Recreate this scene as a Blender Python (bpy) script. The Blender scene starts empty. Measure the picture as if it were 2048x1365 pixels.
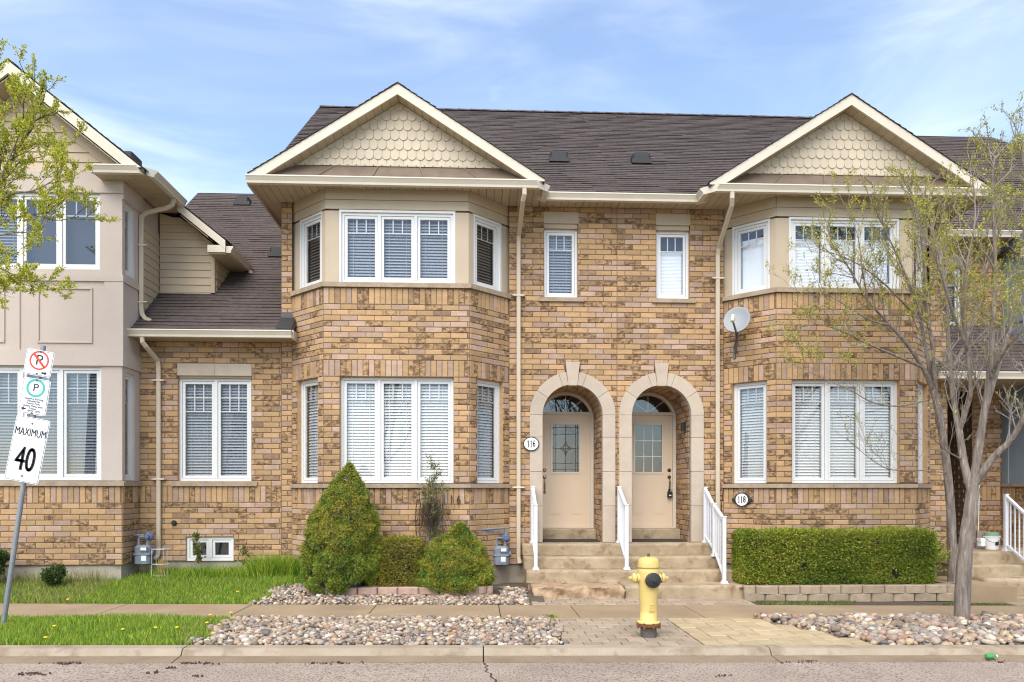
import bpy, math, random
import numpy as np
from mathutils import Matrix, Vector

random.seed(11)
R = math.radians
S = bpy.context.scene

# ---------------------------------------------------------------- camera, sky, sun, exposure
CAM = (0.0, -12.74, 1.57)
YAW = math.atan(69 / 1516)
cd = bpy.data.cameras.new('camera'); cam = bpy.data.objects.new('camera', cd)
S.collection.objects.link(cam)
cam.location = CAM; cam.rotation_euler = (R(90), 0, -YAW)
cd.sensor_width = 36; cd.lens = 36 * 1516 / 2048
cd.shift_y = (977 - 682.5) / 2048
cd.clip_end = 2000; cd.clip_start = .05
S.camera = cam

SUN_EL, SUN_AZ = 50, 200          # azimuth clockwise from +Y
w = bpy.data.worlds.new('World'); S.world = w; w.use_nodes = True
nt = w.node_tree; N = nt.nodes; L = nt.links
for n in list(N): N.remove(n)
sky = N.new('ShaderNodeTexSky'); sky.sky_type = 'NISHITA'; sky.sun_disc = False
sky.sun_elevation = R(SUN_EL); sky.sun_rotation = R(SUN_AZ)
sky.air_density = 1.0; sky.dust_density = .6; sky.ozone_density = 2.6
tc = N.new('ShaderNodeTexCoord')
def cloudlayer(scale, det, lo, hi, loc, dist=.4):
    mp = N.new('ShaderNodeMapping'); mp.inputs['Scale'].default_value = scale; mp.inputs['Location'].default_value = loc
    mp.inputs['Rotation'].default_value = (0, R(8), R(20))
    no = N.new('ShaderNodeTexNoise'); no.inputs['Scale'].default_value = 1; no.inputs['Detail'].default_value = det
    no.inputs['Roughness'].default_value = .55; no.inputs['Distortion'].default_value = dist
    rp = N.new('ShaderNodeValToRGB'); rp.color_ramp.elements[0].position = lo; rp.color_ramp.elements[1].position = hi
    rp.color_ramp.interpolation = 'EASE'
    L.new(tc.outputs['Generated'], mp.inputs[0]); L.new(mp.outputs[0], no.inputs[0]); L.new(no.outputs['Fac'], rp.inputs[0])
    return rp.outputs[0]
c1 = cloudlayer((2.0, 2.0, 9), 5, .36, 1.0, (7.4, 2.2, 1.3), .8)
c2 = cloudlayer((4, 4, 10), 6, .60, .95, (4.3, 1.2, 2.6), .3)
mx = N.new('ShaderNodeMath'); mx.operation = 'MAXIMUM'
h = N.new('ShaderNodeMath'); h.operation = 'MULTIPLY'; h.inputs[1].default_value = .75
L.new(c2, h.inputs[0]); L.new(c1, mx.inputs[0]); L.new(h.outputs[0], mx.inputs[1])
m2 = N.new('ShaderNodeMath'); m2.operation = 'MULTIPLY_ADD'; m2.inputs[1].default_value = .70; m2.inputs[2].default_value = .07
L.new(mx.outputs[0], m2.inputs[0])
mix = N.new('ShaderNodeMix'); mix.data_type = 'RGBA'
L.new(m2.outputs[0], mix.inputs['Factor']); L.new(sky.outputs[0], mix.inputs['A'])
mix.inputs['B'].default_value = (5.6, 5.9, 6.4, 1)
bg = N.new('ShaderNodeBackground'); bg.inputs[1].default_value = .15
out = N.new('ShaderNodeOutputWorld')
L.new(mix.outputs['Result'], bg.inputs[0]); L.new(bg.outputs[0], out.inputs[0])

sl = bpy.data.lights.new('sun', 'SUN'); sl.energy = 2.65; sl.angle = R(58); sl.color = (1, .925, .81)
so = bpy.data.objects.new('sun', sl); S.collection.objects.link(so)
az = R(SUN_AZ); el = R(SUN_EL)
d = Vector((-math.sin(az) * math.cos(el), -math.cos(az) * math.cos(el), -math.sin(el)))
so.rotation_euler = d.to_track_quat('-Z', 'Y').to_euler(); so.location = (-6, -14, 18)
so['kind'] = 'helper'

vs = S.view_settings; vs.view_transform = 'Standard'; vs.look = 'None'; vs.gamma = 1; vs.exposure = .93
vs.use_curve_mapping = False
S.cycles.filter_width = 1.15

# ---------------------------------------------------------------- materials
MATS = {}
def lin(c):
    return tuple((x / 255 / 12.92) if x / 255 <= .04045 else ((x / 255 + .055) / 1.055) ** 2.4 for x in c)
def mat(name, c1, c2=None, scale=4, rough=.8, bump=0, bscale=60, tone=0, spec=.35, metal=0, ramp=(.35, .65), c3=None, s3=1, r3=(.55, .7), stretch=None, detail=6, sat=0, wea=0, ws=.8):
    """c1/c2 mixed by noise; c3 blotches on top; tone = strength of the per-piece 'tone' attribute."""
    m = bpy.data.materials.new(name); m.use_nodes = True
    nt = m.node_tree; N = nt.nodes; L = nt.links
    b = N['Principled BSDF']; b.inputs['Roughness'].default_value = rough
    b.inputs['Specular IOR Level'].default_value = spec; b.inputs['Metallic'].default_value = metal
    geo = N.new('ShaderNodeNewGeometry'); pos = geo.outputs['Position']
    if stretch:
        mp = N.new('ShaderNodeMapping'); mp.inputs['Scale'].default_value = stretch
        L.new(pos, mp.inputs[0]); pos = mp.outputs[0]
    def noise(sc, det=detail):
        n = N.new('ShaderNodeTexNoise'); n.inputs['Scale'].default_value = sc; n.inputs['Detail'].default_value = det
        n.inputs['Roughness'].default_value = .6
        L.new(pos, n.inputs['Vector']); return n.outputs['Fac']
    def rampn(sock, lo, hi):
        r = N.new('ShaderNodeMapRange'); r.inputs[1].default_value = lo; r.inputs[2].default_value = hi
        L.new(sock, r.inputs[0]); return r.outputs[0]
    def mixc(fac, a, bb):
        x = N.new('ShaderNodeMix'); x.data_type = 'RGBA'; L.new(fac, x.inputs['Factor'])
        for k, v in (('A', a), ('B', bb)):
            if isinstance(v, tuple): x.inputs[k].default_value = (*v, 1)
            else: L.new(v, x.inputs[k])
        return x.outputs['Result']
    col = tuple(c1)
    if c2: col = mixc(rampn(noise(scale), *ramp), col, tuple(c2))
    if c3: col = mixc(rampn(noise(s3, 8), *r3), col, tuple(c3))
    if tone:
        at = N.new('ShaderNodeAttribute'); at.attribute_name = 'tone'
        hs = N.new('ShaderNodeHueSaturation')
        mr = N.new('ShaderNodeMapRange'); mr.inputs[3].default_value = 1 - tone; mr.inputs[4].default_value = 1 + tone
        L.new(at.outputs['Fac'], mr.inputs[0]); L.new(mr.outputs[0], hs.inputs['Value'])
        if sat:
            mr2 = N.new('ShaderNodeMapRange'); mr2.inputs[3].default_value = .5 + sat; mr2.inputs[4].default_value = .5 - sat
            L.new(at.outputs['Fac'], mr2.inputs[0]); L.new(mr2.outputs[0], hs.inputs['Hue'])
        if isinstance(col, tuple): hs.inputs['Color'].default_value = (*col, 1)
        else: L.new(col, hs.inputs['Color'])
        col = hs.outputs[0]
    if wea:                                              # broad patches of weathering
        wn = N.new('ShaderNodeTexNoise'); wn.inputs['Scale'].default_value = ws; wn.inputs['Detail'].default_value = 7; wn.inputs['Roughness'].default_value = .65
        L.new(geo.outputs['Position'], wn.inputs['Vector'])
        wr = N.new('ShaderNodeMapRange'); wr.inputs[1].default_value = .3; wr.inputs[2].default_value = .7; wr.inputs[3].default_value = 1 - wea; wr.inputs[4].default_value = 1 + wea * .6
        wh = N.new('ShaderNodeHueSaturation'); L.new(wn.outputs['Fac'], wr.inputs[0]); L.new(wr.outputs[0], wh.inputs['Value'])
        if isinstance(col, tuple): wh.inputs['Color'].default_value = (*col, 1)
        else: L.new(col, wh.inputs['Color'])
        col = wh.outputs[0]
    if isinstance(col, tuple): b.inputs['Base Color'].default_value = (*col, 1)
    else: L.new(col, b.inputs['Base Color'])
    if bump:
        bp = N.new('ShaderNodeBump'); bp.inputs['Strength'].default_value = min(1, bump); bp.inputs['Distance'].default_value = .02 * max(1, bump)
        L.new(noise(bscale, 8), bp.inputs['Height']); L.new(bp.outputs[0], b.inputs['Normal'])
    MATS[name] = m
    return m
def ramp_mat(name, cols, rough=.8, bump=.4, bscale=60, scale=30, var=.22):
    m = mat(name, (1, 1, 1), rough=rough, bump=bump, bscale=bscale, spec=.2)
    N = m.node_tree.nodes; L = m.node_tree.links; b = N['Principled BSDF']
    at = N.new('ShaderNodeAttribute'); at.attribute_name = 'tone'
    r = N.new('ShaderNodeValToRGB'); r.color_ramp.interpolation = 'CONSTANT'
    while len(r.color_ramp.elements) < len(cols): r.color_ramp.elements.new(.5)
    for i, c in enumerate(cols):
        r.color_ramp.elements[i].position = i / len(cols); r.color_ramp.elements[i].color = (*c, 1)
    geo = N.new('ShaderNodeNewGeometry'); no = N.new('ShaderNodeTexNoise'); no.inputs['Scale'].default_value = scale; no.inputs['Detail'].default_value = 5
    L.new(geo.outputs['Position'], no.inputs['Vector'])
    mr = N.new('ShaderNodeMapRange'); mr.inputs[1].default_value = .3; mr.inputs[2].default_value = .7; mr.inputs[3].default_value = 1 - var; mr.inputs[4].default_value = 1 + var
    hs = N.new('ShaderNodeHueSaturation'); L.new(no.outputs[0], mr.inputs[0]); L.new(mr.outputs[0], hs.inputs['Value'])
    L.new(at.outputs['Fac'], r.inputs[0]); L.new(r.outputs[0], hs.inputs['Color']); L.new(hs.outputs[0], b.inputs['Base Color'])
    return m
def leafmat(name, c1, c2, trans=.35, rough=.5):
    m = mat(name, c1, c2, scale=5, rough=rough, tone=.5, sat=.045, spec=.3)
    nt = m.node_tree; N = nt.nodes; L = nt.links; b = N['Principled BSDF']
    src = b.inputs['Base Color'].links[0].from_socket
    t = N.new('ShaderNodeBsdfTranslucent'); L.new(src, t.inputs[0])
    mx = N.new('ShaderNodeMixShader'); mx.inputs[0].default_value = trans
    L.new(b.outputs[0], mx.inputs[1]); L.new(t.outputs[0], mx.inputs[2])
    L.new(mx.outputs[0], N['Material Output'].inputs[0])
    return m
def glassmat(name, tint, ior=1.5, rough=0.0, boost=1.0):
    m = bpy.data.materials.new(name); m.use_nodes = True
    nt = m.node_tree; N = nt.nodes; L = nt.links
    for n in list(N): N.remove(n)
    o = N.new('ShaderNodeOutputMaterial'); mx = N.new('ShaderNodeMixShader')
    tr = N.new('ShaderNodeBsdfTransparent'); tr.inputs[0].default_value = (*tint, 1)
    gl = N.new('ShaderNodeBsdfGlossy'); gl.inputs['Roughness'].default_value = rough
    fr = N.new('ShaderNodeFresnel'); fr.inputs[0].default_value = ior
    ml = N.new('ShaderNodeMath'); ml.operation = 'MULTIPLY'; ml.inputs[1].default_value = boost; ml.use_clamp = True
    ge = N.new('ShaderNodeNewGeometry'); iv = N.new('ShaderNodeMath'); iv.operation = 'SUBTRACT'; iv.inputs[0].default_value = 1; L.new(ge.outputs['Backfacing'], iv.inputs[1])
    m2_ = N.new('ShaderNodeMath'); m2_.operation = 'MULTIPLY'; L.new(ml.outputs[0], m2_.inputs[0]); L.new(iv.outputs[0], m2_.inputs[1])   # only the outer face of a pane mirrors
    L.new(fr.outputs[0], ml.inputs[0]); L.new(m2_.outputs[0], mx.inputs[0])
    L.new(tr.outputs[0], mx.inputs[1]); L.new(gl.outputs[0], mx.inputs[2]); L.new(mx.outputs[0], o.inputs[0])
    MATS[name] = m
    return m

mat('brick_tan', (.455, .296, .155), (.395, .246, .124), scale=7, rough=.85, bump=.35, bscale=90, tone=.17, c3=(.33, .20, .11), s3=16, r3=(.58, .82), stretch=(1, 1, 2.2), sat=.004, wea=.10)
mat('brick_pink', (.43, .30, .215), (.365, .24, .17), scale=7, rough=.85, bump=.3, bscale=90, tone=.17, c3=(.48, .35, .25), s3=12, r3=(.58, .75), stretch=(1, 1, 2.2), wea=.10)
mat('brick_flash', (.445, .285, .145), (.375, .23, .118), scale=9, rough=.9, bump=1, bscale=30, tone=.15, c3=(.145, .088, .05), s3=13, r3=(.42, .60), stretch=(1, 1, 1.5), wea=.10)
mat('brick_dark', (.22, .14, .085), (.31, .20, .12), scale=14, rough=.9, bump=.5, bscale=50, tone=.16)
mat('mortar', (.15, .10, .065), (.22, .155, .10), scale=9, rough=.95, bump=.5, bscale=120, wea=.15)
mat('limestone', (.46, .385, .305), (.42, .35, .275), scale=6, rough=.85, bump=.12, bscale=150, tone=.05, wea=.08, ws=1.6)
mat('sillstone', (.38, .30, .215), (.29, .22, .15), scale=8, rough=.9, bump=.5, bscale=40)
mat('foundation', (.40, .35, .275), (.32, .275, .215), scale=3, rough=.95, bump=.3, bscale=50, c3=(.21, .175, .135), s3=2.3, r3=(.58, .75))
mat('stucco', (.50, .425, .37), (.475, .40, .345), scale=2, rough=.9, bump=.25, bscale=260, wea=.05)
mat('beige_trim', (.46, .375, .27), (.435, .35, .25), scale=3, rough=.6, bump=.06, bscale=40, wea=.05)
mat('siding', (.49, .395, .275), (.465, .37, .255), scale=4, rough=.6, bump=.08, bscale=60, tone=.04, wea=.05)
mat('scallop', (.51, .435, .325), (.485, .41, .30), scale=6, rough=.65, bump=.08, bscale=70, tone=.05)
mat('soffit', (.44, .355, .245), (.40, .32, .22), scale=5, rough=.6, tone=.06)
mat('white_trim', (.60, .54, .44), (.56, .50, .40), scale=3, rough=.45, c3=(.46, .40, .31), s3=5, r3=(.62, .85))
mat('cream_spout', (.52, .44, .33), (.48, .40, .30), scale=4, rough=.45)
mat('vinyl', (.64, .64, .625), rough=.35, spec=.5)
mat('rail_white', (.68, .69, .72), rough=.3, spec=.5)
mat('shingle', (.118, .095, .087), (.090, .071, .065), scale=12, rough=.95, bump=.6, bscale=220, tone=.15, sat=.004, spec=.15, wea=.10, ws=.5)
mat('roof_under', (.06, .05, .045), rough=.95)
mat('skirt_metal', (.17, .125, .09), (.13, .095, .07), scale=4, rough=.5)
mat('vent_plastic', (.03, .028, .028), rough=.5)
mat('door_paint', (.67, .535, .385), (.65, .51, .365), scale=2, rough=.4, spec=.4, wea=.05, ws=2)
mat('door_frame', (.63, .56, .46), rough=.5)
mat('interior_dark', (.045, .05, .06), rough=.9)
mat('blind_grey', (.36, .38, .40), rough=.5)
mat('blind_white', (.76, .755, .73), rough=.5)
mat('blind_dark', (.26, .235, .20), rough=.5)
mat('shade_white', (.86, .88, .90), rough=.7)
mat('nickel', (.42, .36, .28), rough=.35, metal=.9)
mat('bronze', (.07, .055, .042), rough=.4, metal=.6)
mat('black', (.02, .02, .02), rough=.5)
mat('rubber', (.03, .028, .027), rough=.9)
mat('plaque_white', (.80, .80, .78), rough=.4)
mat('concrete', (.36, .265, .165), (.30, .215, .13), scale=1.4, rough=.95, bump=.5, bscale=110, tone=.06, c3=(.23, .165, .10), s3=70, r3=(.55, .72), wea=.13, ws=1.1)
mat('kerb_top', (.40, .33, .245), (.31, .245, .17), scale=3, rough=.95, bump=.5, bscale=90, c3=(.20, .14, .09), s3=3.2, r3=(.52, .72), wea=.12, ws=1.5)
mat('gutter_pan', (.21, .15, .095), (.27, .20, .135), scale=3, rough=.95, bump=.3, bscale=100)
mat('stepstone', (.40, .315, .21), (.31, .23, .14), scale=3, rough=.9, bump=.5, bscale=45, tone=.07, c3=(.17, .105, .052), s3=4.5, r3=(.52, .72), wea=.16, ws=2)
mat('rockstep', (.42, .30, .19), (.31, .205, .12), scale=7, rough=.95, bump=1, bscale=22, c3=(.17, .105, .06), s3=6, r3=(.56, .7))
mat('paver_grey', (.36, .285, .205), (.30, .235, .165), scale=5, rough=.95, bump=.3, bscale=120, tone=.12)
mat('paver_yellow', (.45, .355, .215), (.39, .30, .175), scale=5, rough=.95, bump=.3, bscale=120, tone=.10)
mat('joint_sand', (.16, .12, .08), rough=1)
mat('wallblock_pink', (.42, .29, .225), (.36, .24, .18), scale=12, rough=.95, bump=.7, bscale=50, tone=.1)
mat('wallblock_tan', (.37, .29, .205), (.30, .225, .15), scale=10, rough=.95, bump=.7, bscale=50, tone=.12)
mat('soil', (.075, .055, .038), (.11, .085, .055), scale=8, rough=1, bump=.8, bscale=40)
mat('bed_soil', (.13, .10, .075), (.09, .07, .05), scale=9, rough=1, bump=.8, bscale=40)
mat('lawn', (.11, .15, .03), (.15, .155, .05), scale=3, rough=1, bump=.6, bscale=60)
mat('farground', (.16, .15, .12), (.12, .12, .08), scale=.3, rough=1)
mat('yellow_paint', (.64, .48, .165), (.60, .44, .14), scale=7, rough=.5, spec=.4, c3=(.30, .15, .06), s3=34, r3=(.69, .75), bump=.12, bscale=60, wea=.12, ws=5)
mat('rust', (.13, .05, .022), (.20, .09, .04), scale=20, rough=.9, bump=.6, bscale=60)
mat('iron_grey', (.085, .075, .068), (.12, .10, .085), scale=20, rough=.8, bump=.3)
mat('cap_black', (.03, .03, .032), rough=.55)
mat('galv', (.25, .265, .29), (.31, .325, .35), scale=14, rough=.45, metal=.55)
mat('meter_grey', (.19, .225, .265), (.16, .19, .225), scale=9, rough=.5)
mat('meter_blue', (.085, .12, .21), (.12, .14, .2), scale=20, rough=.55)
mat('sign_white', (.80, .80, .82), (.74, .745, .77), scale=5, rough=.4)
mat('sign_black', (.016, .016, .018), rough=.5)
mat('sign_red', (.55, .06, .03), rough=.45)
mat('sign_green', (.05, .40, .34), rough=.45)
mat('dish', (.25, .27, .285), rough=.45)
mat('dish_arm', (.15, .16, .165), rough=.5, metal=.4)
mat('lnb', (.55, .54, .40), rough=.5)
mat('bark', (.29, .24, .20), (.14, .112, .092), scale=20, rough=.95, bump=1.5, bscale=28, stretch=(1, 1, .15), c3=(.40, .345, .295), s3=24, r3=(.54, .72), wea=.12, ws=3)
mat('twig', (.235, .195, .165), (.30, .255, .22), scale=6, rough=.9)
mat('twig_and_shade', (.06, .045, .04), (.09, .07, .06), scale=6, rough=.9)  # dark twigs; also the painted shade inside shrubs and hedge
mat('bluegrey', (.235, .29, .345), (.21, .26, .315), scale=2, rough=.7, bump=.1, bscale=150)
mat('bucket', (.78, .78, .76), rough=.4)
mat('bucket_green', (.20, .33, .22), rough=.5)
mat('dandelion', (.80, .55, .02), rough=.8)
mat('dry_stem', (.36, .26, .10), (.45, .33, .14), scale=20, rough=.9)
mat('wire', (.55, .53, .48), rough=.5, metal=.3)
mat('debris', (.045, .033, .025), (.10, .065, .04), scale=30, rough=1)
mat('bottle_green', (.06, .28, .08), rough=.3)
mat('lamp_glow', (1, .75, .4))
_b = MATS['lamp_glow'].node_tree.nodes['Principled BSDF']; _b.inputs['Emission Color'].default_value = (1, .72, .42, 1); _b.inputs['Emission Strength'].default_value = .9
glassmat('glass', (.96, .97, .98), boost=2.5)
glassmat('glass_dark', (.88, .90, .92), boost=3.2)
glassmat('glass_low', (.95, .96, .97), boost=.7)
glassmat('glass_frost', (.80, .83, .84), rough=.12, boost=4.5)
ramp_mat('pebble', [tuple(v * .86 for v in lin(c)) for c in ((172, 156, 140), (150, 138, 126), (190, 176, 158), (162, 142, 122), (180, 160, 136), (138, 122, 108), (202, 192, 176), (164, 132, 110), (152, 145, 138), (118, 109, 102), (190, 168, 136), (174, 150, 132))])
leafmat('leaf_spring', (.56, .56, .06), (.44, .50, .05))
leafmat('leaf_spring_right', (.48, .455, .055), (.37, .385, .045))
leafmat('leaf_spruce', (.29, .275, .034), (.13, .20, .026), trans=.12, rough=.7)
leafmat('leaf_spruce_new', (.16, .30, .035), (.10, .21, .025), trans=.12, rough=.7)
leafmat('leaf_box', (.21, .205, .026), (.27, .225, .03), trans=.12, rough=.6)
leafmat('leaf_hedge', (.17, .23, .02), (.235, .255, .032), trans=.15, rough=.55)
leafmat('leaf_yew', (.075, .11, .025), (.055, .09, .02), trans=.1)
leafmat('leaf_rose', (.13, .17, .045), (.19, .18, .05), trans=.25)
leafmat('grass', (.21, .36, .03), (.29, .40, .05), trans=.35, rough=.55)
leafmat('grass_dry', (.38, .37, .12), (.28, .30, .09), trans=.3, rough=.6)
leafmat('moss', (.14, .17, .05), (.10, .12, .04), trans=.1, rough=.9)

def road_mat():
    m = mat('asphalt', (.43, .345, .275), (.36, .285, .225), scale=2.2, rough=.95, bump=.7, bscale=90, c3=(.13, .10, .078), s3=48, r3=(.50, .62), wea=.14, ws=.6)
    return m
road_mat()

# ---------------------------------------------------------------- mesh helpers
C = S.collection
def zg(x, y=0): return -.08 - .009 * x          # pavement level, the street falls a little to +X
def rot(a):
    c, s = math.cos(a), math.sin(a); return c, s
class MB:
    """collects faces; local frame = origin P, turned by ang about Z (x along a wall, y INTO it, z up)"""
    def __init__(s): s.v = []; s.f = []; s.m = []; s.t = []; s.mi = 0; s.tone = .5; s.at()
    def at(s, P=(0, 0, 0), ang=0):
        s.P = P; s.c, s.s = math.cos(R(ang)), math.sin(R(ang)); return s
    def p(s, x, y, z):
        s.v.append((s.P[0] + x * s.c - y * s.s, s.P[1] + x * s.s + y * s.c, s.P[2] + z)); return len(s.v) - 1
    def face(s, ids): s.f.append(tuple(ids)); s.m.append(s.mi); s.t.append(s.tone)
    def poly(s, pts): s.face([s.p(*q) for q in pts])
    def box(s, x0, x1, y0, y1, z0, z1):
        a = [s.p(x, y, z) for z in (z0, z1) for x, y in ((x0, y0), (x1, y0), (x1, y1), (x0, y1))]
        for q in ((3, 2, 1, 0), (4, 5, 6, 7), (0, 1, 5, 4), (1, 2, 6, 5), (2, 3, 7, 6), (3, 0, 4, 7)): s.face([a[i] for i in q])
        return s
    def bbox(s, x0, x1, y0, y1, z0, z1, b=.01):
        """box with its front (-y) and top edges chamfered"""
        xs = (x0, x0 + b, x1 - b, x1); 
        lo = [(x0, y0 + b), (x0 + b, y0), (x1 - b, y0), (x1, y0 + b), (x1, y1), (x0, y1)]
        r0 = [s.p(x, y, z0) for x, y in lo]; r1 = [s.p(x, y, z1 - b) for x, y in lo]
        cx, cy = (x0 + x1) / 2, (y0 + y1) / 2
        r2 = [s.p(x + (b if x < cx else -b) * .8, y + (b if y < cy else -b) * .8, z1) for x, y in lo]
        for a, c in ((r0, r1), (r1, r2)):
            for i in range(6): j = (i + 1) % 6; s.face((a[i], a[j], c[j], c[i]))
        s.face(r2); s.face(r0[::-1]); return s
    def prism(s, poly, y0, y1):
        """polygon in local (x, z), front at y0, back at y1"""
        a = [s.p(x, y0, z) for x, z in poly]; b = [s.p(x, y1, z) for x, z in poly]
        s.face(a); s.face(b[::-1]); n = len(poly)
        for i in range(n): j = (i + 1) % n; s.face((a[j], a[i], b[i], b[j]))
        return s
    def prismx(s, poly, x0, x1):
        """profile in local (y, z) run along x"""
        a = [s.p(x0, y, z) for y, z in poly]; b = [s.p(x1, y, z) for y, z in poly]
        s.face(a[::-1]); s.face(b); n = len(poly)
        for i in range(n): j = (i + 1) % n; s.face((a[i], a[j], b[j], b[i]))
        return s
    def prismz(s, poly, z0, z1):
        a = [s.p(x, y, z0) for x, y in poly]; b = [s.p(x, y, z1) for x, y in poly]
        s.face(a[::-1]); s.face(b); n = len(poly)
        for i in range(n): j = (i + 1) % n; s.face((a[i], a[j], b[j], b[i]))
        return s
    def tube(s, pts, rad, seg=8, cap=True):
        pts = [Vector(q) for q in pts]; n = len(pts)
        rs = rad if isinstance(rad, (list, tuple)) else [rad] * n
        rings = []; ref = None
        for i, q in enumerate(pts):
            t = (pts[min(i + 1, n - 1)] - pts[max(i - 1, 0)]).normalized()
            if ref is None: ref = Vector((0, 0, 1)) if abs(t.z) < .9 else Vector((1, 0, 0))
            u = t.cross(ref).normalized(); v = t.cross(u).normalized(); ref = -v if False else ref
            if u.length < .5: u = Vector((1, 0, 0)); v = t.cross(u)
            rings.append([s.p(*(q + (u * math.cos(2 * math.pi * k / seg) + v * math.sin(2 * math.pi * k / seg)) * rs[i])) for k in range(seg)])
        for a, b in zip(rings, rings[1:]):
            for k in range(seg): j = (k + 1) % seg; s.face((a[k], a[j], b[j], b[k]))
        if cap: s.face(rings[0][::-1]); s.face(rings[-1])
        return s
    def lathe(s, prof, cx=0, cy=0, seg=20, axis='z', a0=0):
        """profile [(r, h)]; axis z (h up), y (h along -y, outward) or x"""
        def pt(r, h, t):
            a, b = r * math.cos(t), r * math.sin(t)
            return {'z': (cx + a, cy + b, h), 'y': (cx + a, -h, cy + b), 'x': (h, cx + a, cy + b)}[axis]
        rings = [[s.p(*pt(r, h, a0 + 2 * math.pi * k / seg)) for k in range(seg)] for r, h in prof]
        for a, b in zip(rings, rings[1:]):
            for k in range(seg): j = (k + 1) % seg; s.face((a[k], a[j], b[j], b[k]))
        s.face(rings[0][::-1]); s.face(rings[-1]); return s
    def build(s, name, mats, parent=None, smooth=False, off=None, kind=None, bevel=0):
        me = bpy.data.meshes.new(name)
        o3 = off if off is not None else root_loc(parent)
        me.from_pydata([(x - o3[0], y - o3[1], z - o3[2]) for x, y, z in s.v], [], s.f)
        mats = [mats] if isinstance(mats, str) else mats
        for k in mats: me.materials.append(MATS[k])
        if len(mats) > 1: me.polygons.foreach_set('material_index', s.m)
        a = me.attributes.new('tone', 'FLOAT', 'FACE'); a.data.foreach_set('value', s.t)
        if smooth: me.polygons.foreach_set('use_smooth', [True] * len(s.f))
        me.update()
        o = bpy.data.objects.new(name, me); C.objects.link(o)
        if parent is not None: o.parent = parent
        else: o.location = o3
        if bevel:
            b = o.modifiers.new('bevel', 'BEVEL'); b.width = bevel; b.segments = 2; b.limit_method = 'ANGLE'
        if kind: o['kind'] = kind
        return o
def root_loc(p):
    if p is None: return (0, 0, 0)
    v = Vector((0, 0, 0))
    while p is not None: v += p.location; p = p.parent
    return tuple(v)
def thing(name, label, cat, loc=(0, 0, 0), group=None):
    o = bpy.data.objects.new(name, None); C.objects.link(o); o.location = loc; o.empty_display_size = .2
    return tag(o, label, cat, group)
def tag(o, label, cat, group=None):
    o['label'] = label; o['category'] = cat
    if group: o['group'] = group
    return o
def struct(o, label=None):
    o['kind'] = 'structure'
    if label: o['label'] = label
    return o
def inst(name, me, loc, parent, ang=0, rot3=None, scale=None):
    o = bpy.data.objects.new(name, me); C.objects.link(o); o.parent = parent
    b = root_loc(parent); o.location = (loc[0] - b[0], loc[1] - b[1], loc[2] - b[2])
    o.rotation_euler = rot3 if rot3 else (0, 0, R(ang))
    if scale: o.scale = scale
    return o
def npmesh(name, V, F, material, parent=None, tone=None, smooth=False, kind=None):
    """V (n,3) world points, F (m,k) faces, all of one size"""
    b = np.array(root_loc(parent)); V = np.asarray(V, dtype=np.float32) - b.astype(np.float32); F = np.asarray(F, dtype=np.int32)
    me = bpy.data.meshes.new(name); m, k = F.shape
    me.vertices.add(len(V)); me.vertices.foreach_set('co', V.ravel())
    me.loops.add(m * k); me.loops.foreach_set('vertex_index', F.ravel())
    me.polygons.add(m); me.polygons.foreach_set('loop_start', np.arange(m, dtype=np.int32) * k)
    if smooth: me.polygons.foreach_set('use_smooth', np.ones(m, dtype=bool))
    if tone is not None:
        a = me.attributes.new('tone', 'FLOAT', 'FACE'); a.data.foreach_set('value', np.asarray(tone, dtype=np.float32))
    me.update(calc_edges=True); me.materials.append(MATS[material])
    o = bpy.data.objects.new(name, me); C.objects.link(o)
    if parent is not None: o.parent = parent
    if kind: o['kind'] = kind
    return o
def clip(poly, a, b, c):
    """keep the side a*x + b*z <= c of a polygon"""
    out = []
    for i in range(len(poly)):
        p, q = poly[i], poly[(i + 1) % len(poly)]
        dp, dq = a * p[0] + b * p[1] - c, a * q[0] + b * q[1] - c
        if dp <= 0: out.append(p)
        if (dp < 0 < dq) or (dq < 0 < dp):
            t = dp / (dp - dq); out.append((p[0] + t * (q[0] - p[0]), p[1] + t * (q[1] - p[1])))
    return out
def loc2w(P, ang, x, y, z=0):
    c, s = math.cos(R(ang)), math.sin(R(ang)); return (P[0] + x * c - y * s, P[1] + x * s + y * c, P[2] + z)

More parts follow.
